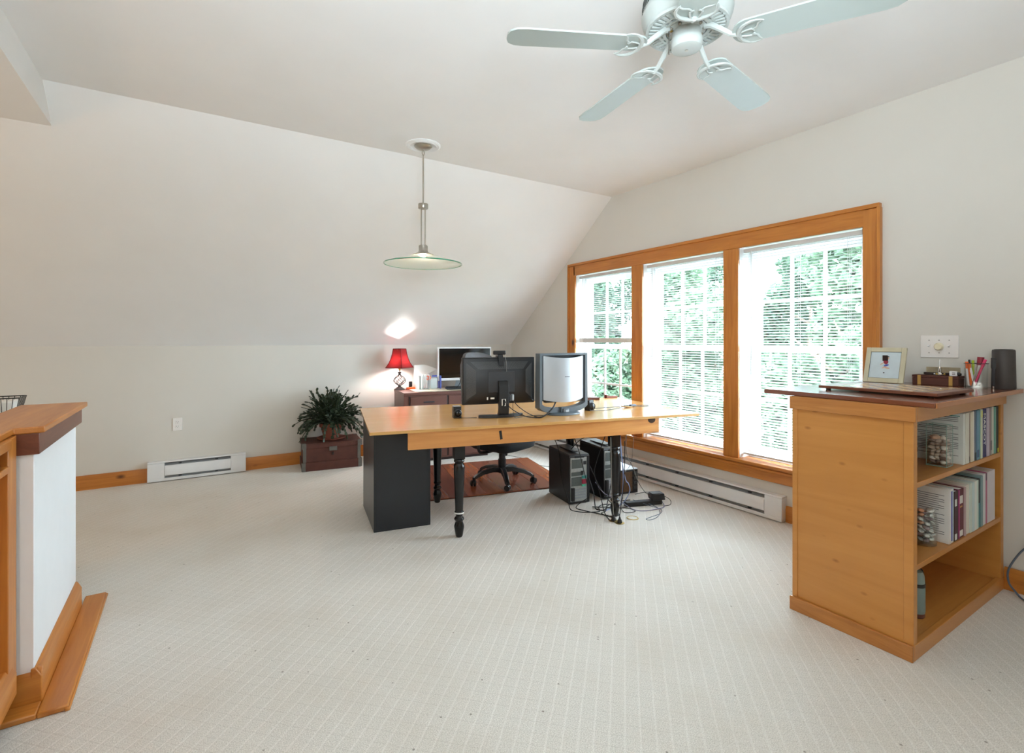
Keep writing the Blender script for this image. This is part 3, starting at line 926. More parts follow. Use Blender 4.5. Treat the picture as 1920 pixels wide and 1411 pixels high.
for side in (0, 1):
    for j in range(rows + 1):
        for i in range(cols + 1):
            x = -.186 + .372 * i / cols
            u_ = 1 - (x / .19) ** 2
            zt = .450 - .018 * u_; zb = .118 - .022 * u_
            vs.append((x, .0 - .050 * u_ + .012 * side, zb + (zt - zb) * j / rows))
W1 = cols + 1; K = W1 * (rows + 1)
for j in range(rows):
    for i in range(cols):
        a = j * W1 + i
        fs += [(a, a + 1, a + W1 + 1, a + W1), (K + a + 1, K + a, K + a + W1, K + a + W1 + 1)]
for i in range(cols):
    a, b = i, rows * W1 + i
    fs += [(a + 1, a, K + a, K + a + 1), (b, b + 1, K + b + 1, K + b)]
for j in range(rows):
    a, b = j * W1, j * W1 + cols
    fs += [(a, a + W1, K + a + W1, K + a), (b + W1, b, K + b, K + b + W1)]
bp_.add(vs, fs).build('rear_cover', 'silver', m2)
B(-.022, .022, -.0512, -.0490, .288, .293).build('maker_plate', 'greyplastic', m2)
MB().at((.0, .005, 0), (0, 0, 0), (1.12, .75, 1)).lathe([(.128, 0), (.130, .004), (.122, .012), (.05, .017), (0, .018)], 40).build('base_disc', 'slateplastic', m2)
MB().box(-.026, .030, -.034, .02, .016, .045).box(-.040, -.024, -.026, .02, .016, .055).build('hinge_block', 'slateplastic', m2, bev=0.005)
B(-.004, .026, -.036, -.03, .018, .036).build('hinge_cap', 'silver', m2, bev=0.002)

def desk_speaker(s, t, label, rz):
    o = thing('desk_speaker', label, 'speaker', tuple(D(s, t, .735)), DA + rz, 'small black desk speakers')
    MB().prism_x([(-.026, 0), (.030, 0), (.030, .080), (-.020, .086)], -.029, .029).build('case', 'blackplastic', o, bev=0.003)
    B(-.026, .026, -.020, .030, .0835, .0865).build('top_reflection', 'silver', o, bev=0.001) if rz < .2 else None  # silver strip stands in for the pale reflection along the top
    MB().sph((0, -.022, .036), .029, 20, 14, (1, .75, 1)).build('cone', 'blackpaint', o)
    MB().at((0, -.020, .036), (R(90), 0, 0)).lathe([(.024, .020), (.030, .012), (.030, .002), (.024, 0)], 24, closed=False).build('ring', 'greyplastic', o)
desk_speaker(.065, .345, 'small black desk speaker left of both monitors', 0)
desk_speaker(1.165, .365, 'small black desk speaker right of the silver monitor', R(25))

gd = thing('adapter_dongle', 'flat tan adapter board lying among thin cables near the right end of the desk', 'adapter', tuple(D(1.55, .42, .7355)), DA + R(15))
MB().at((0, 0, .006), (0, R(6), 0)).box(-.05, .045, -.022, .022, -.004, .006).build('board', 'brass2', gd, bev=0.002)
B(.035, .10, -.014, .012, .004, .022).build('plug', 'cable_slate', gd, bev=0.005)
B(-.03, -.01, -.010, .010, .012, .020).box(.0, .014, -.012, .006, .012, .018).build('chip', 'greyplastic', gd)
st_ = thing('letter_opener', 'small reddish-brown folded tool lying at the rear edge of the desk', 'tool', tuple(D(1.80, 1.09, .7355)), R(-25))
MB().prism_x([(-.012, 0), (.012, 0), (.012, .018), (-.012, .022)], -.055, .055).build('handle', 'rose', st_, bev=0.003)
B(-.075, -.052, -.012, .012, 0, .034).build('grip', 'redtrim', st_, bev=0.003)
fo = tag(B(-.12, .12, -.05, .06, 0, .022).build('brown_folder', 'mahog', None, tuple(D(1.50, 1.06, .7355)), (0, 0, DA + R(-12)), 0.003), 'flat dark brown folder on the rear edge of the desk behind the silver monitor', 'folder')

def cable(name, label, mat, pts, r=.0036, grp=None):
    o = MB().tube(catmull(pts, 7), r, 6).build(name, mat)
    return tag(o, label, 'cable', grp)
def Dp(L_): return [tuple(D(*p)) for p in L_]
z0 = .7385
cable('monitor_cable', 'thick black cord pair running from the silver monitor down onto the desk', 'cable_black', Dp([(.80, .22, .835), (.755, .17, .80), (.70, .14, .765), (.64, .12, .7415), (.60, .15, .741)]), .0055)
cable('monitor_cable', 'black cord drooping from the left monitor stand across the desk', 'cable_black', Dp([(.395, .235, .86), (.44, .19, .80), (.53, .16, .750), (.60, .13, .7395), (.64, .13, .7395)]), .0035)
cable('monitor_cable', 'thin dark cord from the left monitor connector to the cord knot on the desk', 'cable_black', Dp([(.47, .255, .855), (.50, .20, .81), (.56, .15, .765), (.62, .14, .742), (.66, .16, .7395)]), .0028)
cable('usb_cable', 'thin brown cord looping on the desk between the two monitors', 'cable_black', Dp([(.47, .26, .86), (.45, .20, .80), (.455, .17, .742), (.54, .22, z0), (.66, .24, z0), (.70, .20, z0), (.64, .15, z0)]), .0018)
cable('speaker_cable', 'thin black cord trailing right from the left desk speaker', 'cable_black', Dp([(.075, .32, z0), (.13, .29, z0), (.20, .285, z0)]), .0018)
cable('speaker_cable', 'upper thin cord from the right desk speaker to the adapter', 'cable_black', Dp([(1.19, .40, z0), (1.27, .44, z0), (1.38, .46, z0), (1.50, .455, z0)]), .0018)
cable('speaker_cable', 'lower thin cord from the right desk speaker to the adapter', 'cable_black', Dp([(1.19, .335, z0), (1.28, .315, z0), (1.40, .36, z0), (1.50, .42, z0)]), .0018)
cable('adapter_loop', 'slate cord loop at the right end of the adapter', 'cable_slate', Dp([(1.64, .45, z0 + .004), (1.70, .49, z0), (1.78, .47, z0), (1.76, .42, z0), (1.68, .42, z0), (1.645, .44, z0 + .004)]), .0022)

# ------------------------------------------------------------------ chair mat and office chair
mat_ = thing('chair_mat', 'reddish wooden plank chair mat on the carpet under the office chair', 'mat', tuple(D(0, 0)), DA)
wm = [wood('mat_plank_%d' % i, a, b, 'y', 0.25, 5, coat=0.4) for i, (a, b) in enumerate((((150, 84, 56), (118, 58, 38)), ((168, 96, 58), (136, 70, 42)), ((138, 76, 54), (108, 54, 40))))]
x = -.05
for i in range(8):
    w_ = 1.28 / 8
    B(x + .0008, x + w_ - .0008, .800 + .00 * x, 1.925, .002, .011).build('plank', [wm[(i * 2 + i // 3) % 3]], mat_, bev=0.0015)
    x += w_
B(-.052, 1.232, .798, 1.927, 0, .002).build('backing', 'mahogdark', mat_)

CH = (2.395, 3.94)
ch = thing('office_chair', 'black swivel office chair on a five-star base tucked behind the desk', 'chair', (CH[0], CH[1], .0115), R(20))
MB().lathe([(.034, .085), (.036, .12), (.036, .21), (.030, .21), (.030, .30), (0, .30)], 24).build('gas_column', 'blackplastic', ch)
MB().at((.035, -.01, .27)).lathe([(.02, -.035), (.021, -.03), (.021, .03), (.02, .035)], 16).build('tilt_knob', 'blackplastic', ch)
MB().box(-.11, .11, -.13, .13, .288, .32).build('tilt_plate', 'blackplastic', ch, bev=0.008)
for k in range(5):
    a = R(-132 + 72 * k)
    pts = [(.02, .115), (.10, .122), (.20, .105), (.265, .078), (.285, .062)]
    m = MB(); vs = []; fs = []
    for r_, z in pts:
        h_ = .022 - .020 * (r_ / .3) * .5; w_ = .034 - .012 * r_ / .3
        for dy, dz in ((-w_, -h_), (w_, -h_), (w_ * .7, h_), (-w_ * .7, h_)):
            vs.append((r_ * math.cos(a) - dy * math.sin(a), r_ * math.sin(a) + dy * math.cos(a), z + dz))
    for i in range(len(pts) - 1):
        for q in range(4):
            fs.append((i * 4 + q, i * 4 + (q + 1) % 4, (i + 1) * 4 + (q + 1) % 4, (i + 1) * 4 + q))
    fs += [(3, 2, 1, 0), tuple(range(len(vs) - 4, len(vs)))]
    lg = m.add(vs, fs).build('base_leg', 'blackplastic', ch, bev=0.004)
    wv = MB()
    cx_, cy_ = .288 * math.cos(a), .288 * math.sin(a)
    for s in (-1, 1):
        wv.at((cx_ - s * .014 * math.sin(a + 1), cy_ + s * .014 * math.cos(a + 1), .026), (R(90), 0, a + 1)).lathe([(0, -.010), (.022, -.010), (.026, -.006), (.026, .006), (.022, .010), (0, .010)], 18)
    wv.at().tube([(cx_, cy_, .026), (cx_, cy_, .075)], .007, 8)
    wv.build('caster', 'blackplastic', lg)
# seat: rounded waterfall cushion
P = []
for a in range(0, 360, 10):
    c_, s_ = math.cos(R(a)), math.sin(R(a))
    P.append((.275 * math.copysign(abs(c_) ** .55, c_), .255 * math.copysign(abs(s_) ** .6, s_)))
vs = []; fs = []
prof = [(.55, .318), (.86, .322), (.97, .345), (1.0, .375), (.97, .400), (.86, .415), (.4, .418)]
for k_, z in prof:
    for p in P: vs.append((p[0] * k_, p[1] * k_, z - (.018 if p[1] < -.15 else 0) * (1 if z > .34 else .3)))
n = len(P)
for j in range(len(prof) - 1):
    for i in range(n): fs.append((j * n + i, j * n + (i + 1) % n, (j + 1) * n + (i + 1) % n, (j + 1) * n + i))
fs += [tuple(reversed(range(n))), tuple(range((len(prof) - 1) * n, len(prof) * n))]
MB().add(vs, fs).build('seat', 'blackfabric', ch)
bk_ = MB(); vs = []; fs = []
NB = 14
for side in (0, 1):
    for j in range(9):
        tz = j / 8
        hw_ = .215 + .02 * math.sin(PI * tz) - (.03 if j == 8 else 0) - (.02 if j == 0 else 0)
        for i in range(NB + 1):
            q = -1 + 2 * i / NB
            vs.append((q * hw_, .30 + .05 * tz - .045 * (1 - q * q) * -1 - .06 * abs(q) ** 2 * .5 - (.035 * (1 - side)), .56 + .615 * tz - (.035 * abs(q) ** 3 if j >= 7 else 0)))
K = (NB + 1) * 9
for j in range(8):
    for i in range(NB):
        a = j * (NB + 1) + i
        fs += [(a, a + 1, a + NB + 2, a + NB + 1), (K + a + 1, K + a, K + a + NB + 1, K + a + NB + 2)]
for i in range(NB):
    a, b = i, 8 * (NB + 1) + i
    fs += [(a + 1, a, K + a, K + a + 1), (b, b + 1, K + b + 1, K + b)]
for j in range(8):
    a, b = j * (NB + 1), j * (NB + 1) + NB
    fs += [(a, a + NB + 1, K + a + NB + 1, K + a), (b + NB + 1, b, K + b, K + b + NB + 1)]
bk_.add(vs, fs).build('backrest', 'meshback', ch)
MB().tube(catmull([(0, .10, .31), (0, .26, .33), (0, .355, .42), (0, .37, .60), (0, .37, .75)]), .018, 10).build('back_bar', 'blackplastic', ch)
for s in (-1, 1):
    MB().tube(catmull([(s * .11, .0, .305), (s * .30, .0, .32), (s * .325, .0, .42), (s * .325, .0, .60)]), .014, 8).box(s * .325 - .03, s * .325 + .03, -.13, .13, .60, .625).build('armrest', 'blackplastic', ch, bev=0.004)

# ------------------------------------------------------------------ computers under the desk
def tower(label, loc, rz, w, d, h, full):
    t = thing('computer_tower', label, 'computer', loc, rz, 'computer towers under the desk')
    MB().box(0, w, .008, d, .006, h - .018).build('case', 'blackplastic', t, bev=0.003)
    MB().hexa([(0, 0, h - .03), (w, 0, h - .03), (w, d, h - .018), (0, d, h - .018), (.004, .004, h - .012), (w - .004, .004, h - .012), (w - .004, d, h), (.004, d, h)]).build('top_cover', 'greyplastic', t, bev=0.003)
    B(.05, w - .05, -.004, .02, h - .038, h - .022).build('rear_lip', 'blackplastic', t, bev=0.002)
    B(w * .35, w * .62, d * .18, d * .8, h - .004, h + .004).build('top_recess', 'blackplastic', t, bev=0.002)
    B(0, w, 0, .012, .008, .022).box(0, .010, 0, .012, .022, h - .03).box(w - .022, w, 0, .012, .022, h - .03).build('rear_frame', 'blackplastic', t)
    B(.010, w - .022, .003, .010, .022, h - .036).build('rear_plate', 'pcb', t)
    zt = h - .045
    B(.022, w * .66, -.0005, .004, zt - .075, zt - .005).build('power_supply_grille', 'mesh_dark', t)
    B(w * .70, w - .03, -.002, .004, zt - .05, zt - .022).build('power_socket', 'blackplastic', t)
    B(.020, w - .065, -.0005, .004, zt - .135, zt - .105).build('upper_vent', 'mesh_dark', t)
    B(w - .078, w - .058, -.006, .004, zt - .130, zt - .098).build('plug', 'blackplastic', t)
    B(.020, w - .075, -.0005, .004, zt - .215, zt - .145).build('fan_grille', 'mesh_dark', t)
    io = MB()
    B(w - .07, w - .03, -.006, .004, zt - .160, zt - .138).build('port_block', 'teal', t)
    B(w - .07, w - .03, -.010, .004, zt - .200, zt - .166).build('port_block', 'red', t)
    B(w - .07, w - .036, -.006, .004, zt - .222, zt - .207).build('port_block', 'green', t)
    for q in range(4):
        B(.042, w - .035, -.0015, .004, zt - .250 - .022 * q, zt - .238 - .022 * q).build('slot_cover', 'heaterfin', t)
    B(.016, .042, -.016, .004, .030, zt - .226).build('wireless_module', 'blackplastic', t, bev=0.002)
tower('black computer tower showing its port side, left one under the desk', (2.518, 3.12, 0), R(-10), .183, .36, .405, True)
tower('black computer tower behind the right desk leg, with its pale top in the window light', (2.838, 3.075, 0), R(-6), .175, .345, .432, True)
ups = thing('battery_box', 'low black power backup box with a brown grille, right of the computer towers', 'power supply', (3.03, 3.10, 0), R(-8))
MB().box(0, .205, .006, .33, 0, .20).build('case', 'blackplastic', ups, bev=0.003)
B(.002, .203, .006, .33, .2003, .206).build('top_plate', 'silver', ups, bev=0.001)
B(.012, .14, -.002, .006, .02, .185).build('grille', 'brownmesh', ups)
for z in (.035, .075, .115, .155):
    B(.155, .19, -.004, .006, z, z + .024).build('socket', 'greyplastic', ups, bev=0.002)

ps = thing('power_strip', 'black power strip lying on the carpet right of the desk leg', 'power strip', (2.868, 2.862, 0), R(-18))
B(0, .31, -.026, .026, 0, .036).build('body', 'blackplastic', ps, bev=0.004)
for q in range(5):
    B(.03 + .045 * q, .06 + .045 * q, -.014, .014, .0355, .0375).build('socket', 'greyplastic', ps)
ad = thing('power_adapter', 'bulky black plug adapter sitting on the right end of the power strip', 'adapter', (3.128, 2.778, .0375), R(-22))
MB().hexa([(-.05, -.035, 0), (.06, -.035, 0), (.06, .04, 0), (-.05, .04, 0), (-.06, -.035, .042), (.05, -.035, .052), (.05, .04, .052), (-.06, .04, .042)]).build('body', 'blackplastic', ad, bev=0.004)
B(-.05, .044, -.03, .035, .0475, .053).build('label', 'greyplastic', ad)

gm = thing('floor_grommet', 'brass floor socket ring set in the carpet beside the desk leg', 'floor socket', (2.728, 2.647, 0.0), 0)
MB().lathe([(.036, 0), (.044, .001), (.042, .004), (.036, .004), (.036, 0)], 30, closed=False).build('ring', 'brass', gm)
MB().lathe([(0, .0), (.036, .0), (.036, .0018), (0, .002)], 24).build('lid', 'carpet', gm)
for i, (x_, y_) in enumerate(((2.572, 2.682), (2.578, 2.626))):
    pg = thing('floor_plug', ('rear' if i == 0 else 'front') + ' black plug standing in the floor socket before the right desk leg', 'plug', (x_, y_, 0), 0, 'plugs in the floor socket')
    MB().lathe([(.016, 0), (.017, .006), (.014, .022), (.009, .030), (.005, .045), (0, .045)], 16).build('body', 'blackplastic', pg)
    MB().lathe([(.032, 0), (.034, .002), (.030, .003), (0, .003)], 20).build('socket_plate', 'brass', pg)

# floor cables
f = .004
cable('power_cable', 'black cord curving along the carpet from the left tower to the floor plugs', 'cable_black', [(2.535, 3.40, .56), (2.55, 3.30, .40), (2.505, 3.20, .20), (2.49, 3.10, .05), (2.455, 3.02, f), (2.50, 2.93, f), (2.552, 2.90, f), (2.62, 2.88, f), (2.68, 2.96, f), (2.76, 2.98, f), (2.82, 2.93, f)])
cable('power_cable', 'black cord slanting across the back of the left tower', 'cable_black', [(2.60, 3.19, .57), (2.585, 3.08, .42), (2.62, 3.06, .26), (2.66, 3.055, .12), (2.655, 3.05, .06), (2.59, 3.06, .03), (2.52, 3.04, f), (2.53, 2.95, f), (2.60, 2.78, f), (2.60, 2.70, f)])
cable('power_cable', 'heavy black cord bowing from the left tower down to the floor plugs', 'cable_black', [(2.69, 3.075, .30), (2.70, 3.03, .22), (2.67, 2.95, .15), (2.62, 2.86, .09), (2.59, 2.80, .03), (2.56, 2.72, f), (2.555, 2.66, .006), (2.572, 2.682, .040)])
cable('power_cable', 'black cord running straight down the front of the right desk leg', 'cable_black', [(2.66, 2.66, .57), (2.655, 2.655, .40), (2.635, 2.65, .22), (2.60, 2.64, .10), (2.579, 2.628, .045)])
cable('power_cable', 'grey cord running down the left side of the right desk leg', 'cable_grey', [(2.60, 2.74, .59), (2.585, 2.72, .42), (2.58, 2.71, .2), (2.575, 2.69, .1), (2.572, 2.682, .045)])
cable('power_cable', 'black cord arching between the tops of the two towers', 'cable_black', [(2.60, 3.2, .418), (2.66, 3.15, .50), (2.74, 3.10, .535), (2.84, 3.06, .55), (2.86, 3.0, .57)])
cable('power_cable', 'black cord drooping from under the desk top in front of the second tower', 'cable_black', [(2.80, 2.98, .60), (2.745, 2.98, .50), (2.70, 3.0, .36), (2.69, 3.02, .24), (2.73, 2.98, .12), (2.80, 2.95, .02), (2.86, 2.95, f)])
cable('video_cable', 'pale blue cable looping beside the right desk leg', 'cable_blue', [(2.75, 2.80, .60), (2.76, 2.79, .40), (2.80, 2.79, .24), (2.84, 2.80, .20), (2.855, 2.80, .14), (2.83, 2.83, .06), (2.78, 2.86, .015), (2.72, 2.88, f), (2.66, 2.86, f)])
cable('video_cable', 'pale blue cable hanging straight behind the right desk leg', 'cable_blue', [(2.77, 2.82, .60), (2.78, 2.81, .42), (2.785, 2.80, .25), (2.79, 2.82, .10), (2.80, 2.86, .02), (2.76, 2.92, f)])
cable('network_cable', 'grey-violet cord running from the towers to the loop on the open carpet', 'cable_violet', [(2.70, 3.02, .18), (2.74, 2.96, .10), (2.80, 2.86, .06), (2.83, 2.74, .02), (2.92, 2.70, f), (3.05, 2.68, f), (3.13, 2.70, f), (3.18, 2.80, .04), (3.165, 2.79, .055)])
cable('network_cable', 'thin slate cord ending in a loop on the carpet in front of the power strip', 'cable_slate', [(2.94, 2.85, .045), (3.02, 2.76, .012), (3.045, 2.66, f), (2.97, 2.60, f), (2.86, 2.585, f), (2.79, 2.575, f), (2.795, 2.545, f), (2.88, 2.555, f), (2.99, 2.62, f), (3.06, 2.72, f), (3.03, 2.80, .02)], .0022)
cable('network_cable', 'dark cord curling around the right end of the plug adapter', 'cable_black', [(3.05, 2.93, .05), (3.14, 2.90, .06), (3.22, 2.85, .05), (3.26, 2.76, .02), (3.20, 2.70, f), (3.12, 2.70, f)], .0025)
cable('power_cable', 'black cord coiled on the carpet right of the desk leg foot', 'cable_black', [(2.90, 2.92, .05), (2.80, 2.84, .02), (2.76, 2.76, f), (2.83, 2.73, f), (2.86, 2.76, f), (2.84, 2.83, f), (2.78, 2.86, f)], .0028)
cable('power_cable', 'black cord lying along the carpet behind the desk leg', 'cable_black', [(2.64, 2.99, f), (2.72, 2.93, f), (2.80, 2.955, f), (2.86, 2.90, f), (2.90, 2.93, .02), (2.93, 2.87, .04)], .0034)
cable('power_cable', 'black cord looping in front of the second tower onto the carpet', 'cable_black', [(2.90, 3.05, .34), (2.86, 2.98, .25), (2.78, 2.93, .16), (2.72, 2.90, .06), (2.66, 2.86, f), (2.60, 2.84, f), (2.60, 2.76, f), (2.68, 2.74, f), (2.72, 2.80, f)], .0038)
cable('video_cable', 'thick black cord arching over the carpet left of the desk leg foot', 'cable_black', [(2.69, 3.085, .20), (2.68, 3.02, .10), (2.66, 2.98, .02), (2.63, 2.93, f), (2.66, 2.88, f), (2.72, 2.91, f), (2.76, 2.87, f)], .0045)
cable('power_cable', 'grey cord hanging from the desk top down to the power backup box', 'cable_grey', [(2.90, 2.88, .60), (2.96, 2.94, .40), (3.10, 3.00, .24), (3.14, 2.98, .12), (3.18, 2.94, .04), (3.26, 2.96, f), (3.33, 3.0, f), (3.30, 2.92, f)], .0030)
cable('power_cable', 'thin grey cord hanging beside the thicker one at the right of the desk', 'cable_grey', [(3.0, 2.90, .60), (3.06, 2.96, .48), (3.10, 3.02, .30), (3.06, 3.04, .215), (3.02, 3.05, .209)], .0018)
cable('power_cable', 'thin dark cord lying on the carpet behind the chair mat', 'cable_black', [(3.02, 4.85, f), (3.10, 4.55, f), (3.05, 4.30, f), (3.15, 4.15, f), (3.25, 4.3, f)], .0022)
cable('network_cable', 'slate-blue cord bowing down the wall right of the bookcase', 'cable_slate', [(3.585, .66, .42), (3.58, .735, .29), (3.57, .785, .215), (3.565, .825, .12), (3.55, .822, .06), (3.53, .795, .03), (3.50, .75, .006), (3.42, .62, .006)], .0045)

# ------------------------------------------------------------------ trunk and plant
tr = thing('storage_chest', 'small old brown chest with metal corners on the floor by the back wall', 'trunk', (.92, 5.315, 0), R(-6.9))
w_, d_, h_ = .572, .372, .275
B(.012, w_ - .012, .012, d_ - .012, .0, .235).build('body', 'trunk', tr, bev=0.002)
B(0, w_, 0, d_, 0, .088).build('base_moulding', 'trunk', tr, bev=0.004)
B(.004, w_ - .004, .004, d_ - .004, .222, .268).build('lid', 'trunk', tr, bev=0.004)
B(.0, w_, 0, d_, .262, h_).build('lid_top', 'trunk', tr, bev=0.004)
for x_ in (0, w_):
    for y_ in (0, d_):
        sx = 1 if x_ == 0 else -1; sy = 1 if y_ == 0 else -1
        c = MB()
        def cb(a0, a1, b0, b1, z0_, z1_):
            c.box(*sorted((x_ + sx * a0, x_ + sx * a1)), *sorted((y_ + sy * b0, y_ + sy * b1)), z0_, z1_)
        cb(-.003, .034, -.003, .001, .003, .088); cb(-.003, .001, -.003, .034, .003, .088)
        cb(.009, .040, .009, .0125, .088, .222); cb(.009, .0125, .009, .040, .088, .222)
        cb(-.003, .040, -.003, .002, .222, .2765); cb(-.003, .002, -.003, .040, .222, .2765); cb(-.003, .034, -.003, .034, .274, .2775)
        c.build('metal_corner', 'steel', tr)
B(.255, .330, -.004, .006, .190, .232).build('hasp', 'steel', tr, bev=0.002)
B(.278, .300, .004, .0125, .145, .175).build('lock_plate', 'mahogdark', tr, bev=0.003)

PLX, PLY = 1.235, 5.47
pt = thing('potted_cactus', 'bushy dark green holiday cactus in a clay pot on the brown chest', 'plant', (PLX, PLY, .276), 0)
MB().lathe([(.105, 0), (.135, .008), (.140, .020), (.128, .022), (.10, .012), (0, .012)], 32).build('saucer', 'terracotta', pt)
MB().lathe([(.075, .013), (.105, .130), (.118, .130), (.120, .165), (.108, .167), (.104, .150), (0, .148)], 32).build('pot', 'terracotta', pt)
MB().lathe([(0, .149), (.104, .150)], 20, closed=False).build('soil', 'soil', pt)
fl_ = MB()
rnd = random.Random(3)
def segment(p, d, up, L_, w):
    side = d.cross(up)
    if side.length < 1e-4: side = Vector((1, 0, 0))
    side.normalize(); nrm = side.cross(d).normalized()
    th = .0022
    vs = []
    for t, k in ((0, .32), (.35, .8), (.75, 1.0), (1.0, .55)):
        c = p + d * L_ * t
        for q in (-1, 1):
            vs.append(tuple(c + side * w * .5 * k * q + nrm * th)); vs.append(tuple(c + side * w * .5 * k * q - nrm * th))
    fs = []
    for i in range(3):
        a = i * 4
        fs += [(a, a + 2, a + 6, a + 4), (a + 3, a + 1, a + 5, a + 7), (a + 1, a, a + 4, a + 5), (a + 2, a + 3, a + 7, a + 6)]
    fs += [(0, 1, 3, 2), (12, 14, 15, 13)]
    fl_.add(vs, fs)
for i in range(230):
    az = rnd.uniform(0, 2 * PI)
    el = R(rnd.uniform(28, 88)); r0 = rnd.uniform(0, .07)
    p = Vector((r0 * math.cos(az), r0 * math.sin(az), .152))
    d = Vector((math.cos(az) * math.cos(el), math.sin(az) * math.cos(el), math.sin(el)))
    droop = rnd.uniform(.11, .36) * (1.25 - el / R(100))
    nseg = rnd.randint(6, 10)
    for s in range(nseg):
        L_ = rnd.uniform(.030, .044)
        up = Vector((rnd.uniform(-.6, .6), rnd.uniform(-.6, .6), 1))
        q = p + d * L_
        if q.y + PLY > YK - .035: d.y = -abs(d.y) * .3; d.normalize(); q = p + d * L_
        if q.z < .012 and math.hypot(q.x, q.y) < .5: break
        segment(p, d, up, L_, rnd.uniform(.022, .036))
        if s > 3 and rnd.random() < .35:
            d2 = (d + Vector((rnd.uniform(-.8, .8), rnd.uniform(-.8, .3), rnd.uniform(-.3, .5)))).normalized()
            segment(q, d2, up, L_, rnd.uniform(.018, .026))
        p = q
        d = (d + Vector((rnd.uniform(-.12, .12), rnd.uniform(-.12, .12), -droop))).normalized()
tag(fl_.build('foliage', 'leaf', pt, smooth=False), kind='stuff')

# ------------------------------------------------------------------ credenza and what stands on it
CQ = (1.893, 5.10); CA = R(-8.5); CZ = .745
cr = thing('file_credenza', 'low mauve-brown drawer cabinet against the back wall behind the desk', 'cabinet', (CQ[0], CQ[1], 0), CA)
cw, cd = .965, .54
B(.0, cw, .010, cd, .03, .715).build('carcass', 'mahog', cr, bev=0.002)
B(-.004, cw + .004, -.004, cd, .7155, CZ).build('top', 'mahog', cr, bev=0.003)
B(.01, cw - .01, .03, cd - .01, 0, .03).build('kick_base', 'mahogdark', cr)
B(.052, .064, .004, .0105, .05, .705).box(.470, .484, .004, .0105, .05, .705).box(.885, .897, .004, .0105, .05, .705).build('dark_gap', 'mahogdark', cr)
for a, b in ((.0665, .468), (.487, .883)):
    for z in (.05, .385):
        dr = B(a, b, -.002, .0098, z, z + .315).build('drawer_front', 'mahog', cr, bev=0.003)
        B((a + b) / 2 - .06, (a + b) / 2 + .06, -.012, -.002, z + .25, z + .262).build('pull', 'greyplastic', dr, bev=0.002)
rn = tag(MB().hexa([(-.26, -.012, 0), (.48, -.012, 0), (.48, .34, 0), (-.26, .34, 0), (-.26, -.012, .0018), (.48, -.012, .0018), (.48, .34, .0018), (-.26, .34, .0018)]).prism([(-.16, -.010), (-.13, -.035), (-.09, -.030), (-.06, -.06), (-.02, -.034), (.02, -.05), (.05, -.03), (.09, -.040), (.13, -.01)], .0002, .0018).build('table_runner', 'ivory', None, (2.30, 5.13, CZ + .0005), (0, 0, CA)), 'pale fringed runner cloth laid along the front of the drawer cabinet', 'cloth')

LX, LY = 1.985, 5.495
la = thing('table_lamp', 'lit table lamp with a red square bell shade and twisted iron base', 'lamp', (LX, LY, CZ), 0)
MB().lathe([(.058, 0), (.060, .006), (.052, .014), (.040, .018), (.034, .026), (.018, .034), (.014, .05), (0, .05)], 28).build('foot', 'iron', la)
cg = MB()
for k in range(6):
    for dr_ in (1, -1):
        pts = []
        for i in range(13):
            t = i / 12
            a = 2 * PI * k / 6 + dr_ * t * PI * .55
            r_ = .012 + .056 * math.sin(PI * t) ** .9
            pts.append((r_ * math.cos(a), r_ * math.sin(a), .048 + .118 * t))
        cg.tube(pts, .0032, 5)
cg.build('twisted_cage', 'iron', la)
MB().lathe([(.012, .164), (.017, .170), (.014, .186), (.024, .198), (.024, .202), (.006, .204), (.006, .225), (0, .225)], 20).build('neck', 'iron', la)
MB().lathe([(.010, .22), (.012, .225), (.012, .262), (.0, .262)], 14).build('socket', 'brass', la)
MB().sph((0, 0, .312), .030, 16, 12, (1, 1, 1.15)).build('bulb', 'bulb_lamp', la)
SP = [(.157, .250), (.150, .256), (.120, .300), (.098, .350), (.082, .405), (.072, .462)]
ph = R(-100)
MB().lathe(SP, 4, ph, closed=False).build('shade', 'redshade', la, smooth=False)
tm = MB()
for k in range(4):
    a = ph + PI / 2 * k
    tm.tube([(r_ * 1.005 * math.cos(a), r_ * 1.005 * math.sin(a), z) for r_, z in SP], .0035, 6)
    b = a + PI / 2
    for r_, z in (SP[0], SP[-1]):
        tm.tube([(r_ * math.cos(a), r_ * math.sin(a), z), (r_ * math.cos(b), r_ * math.sin(b), z)], .0035, 6)
tm.build('shade_braid', 'redtrim', la)
hp = MB()
hp.tube(catmull([(0, .012, .235), (0, .05, .30), (0, .045, .38), (0, 0, .425)]), .0018, 5).tube(catmull([(0, -.012, .235), (0, -.05, .30), (0, -.045, .38), (0, 0, .425)]), .0018, 5)
hp.tube([(-.05, -.05, .455), (0, 0, .425), (.05, .05, .455)], .0018, 5)
hp.build('harp', 'brass', la)

so = thing('stapler', 'orange stapler lying beside the foot of the red lamp', 'stapler', (2.115, 5.475, CZ), CA)
MB().prism_y([(-.055, 0), (.06, 0), (.06, .018), (.03, .028), (-.055, .022)], -.016, .016).build('body', 'orange', so, bev=0.004)
B(-.06, .05, -.012, .012, 0, .006).build('base', 'blackplastic', so)
cu = tag(MB().lathe([(.0, 0), (.018, 0), (.020, .004), (.020, .082), (.017, .083), (.016, .01), (0, .01)], 20).build('black_cup', 'blackplastic', None, (2.138, 5.555, CZ)), 'small black cylinder cup behind the orange stapler', 'cup')
pp = thing('paper_holder', 'white sheaf of papers curling over behind the clear file sorter', 'papers', (2.315, 5.575, CZ), CA)
m = MB(); vs = []; fs = []
nn = 14
for y_, dz in ((-.02, 0), (-.016, .0)):
    for i in range(nn + 1):
        t = i / nn
        xx = -.13 + .27 * t
        vs.append((xx, y_, .0)); vs.append((xx + (.02 * t), y_ - .02 + .05 * t, .272 - .075 * max(0, t - .45) ** 1.2 * 1.6))
K = 2 * (nn + 1)
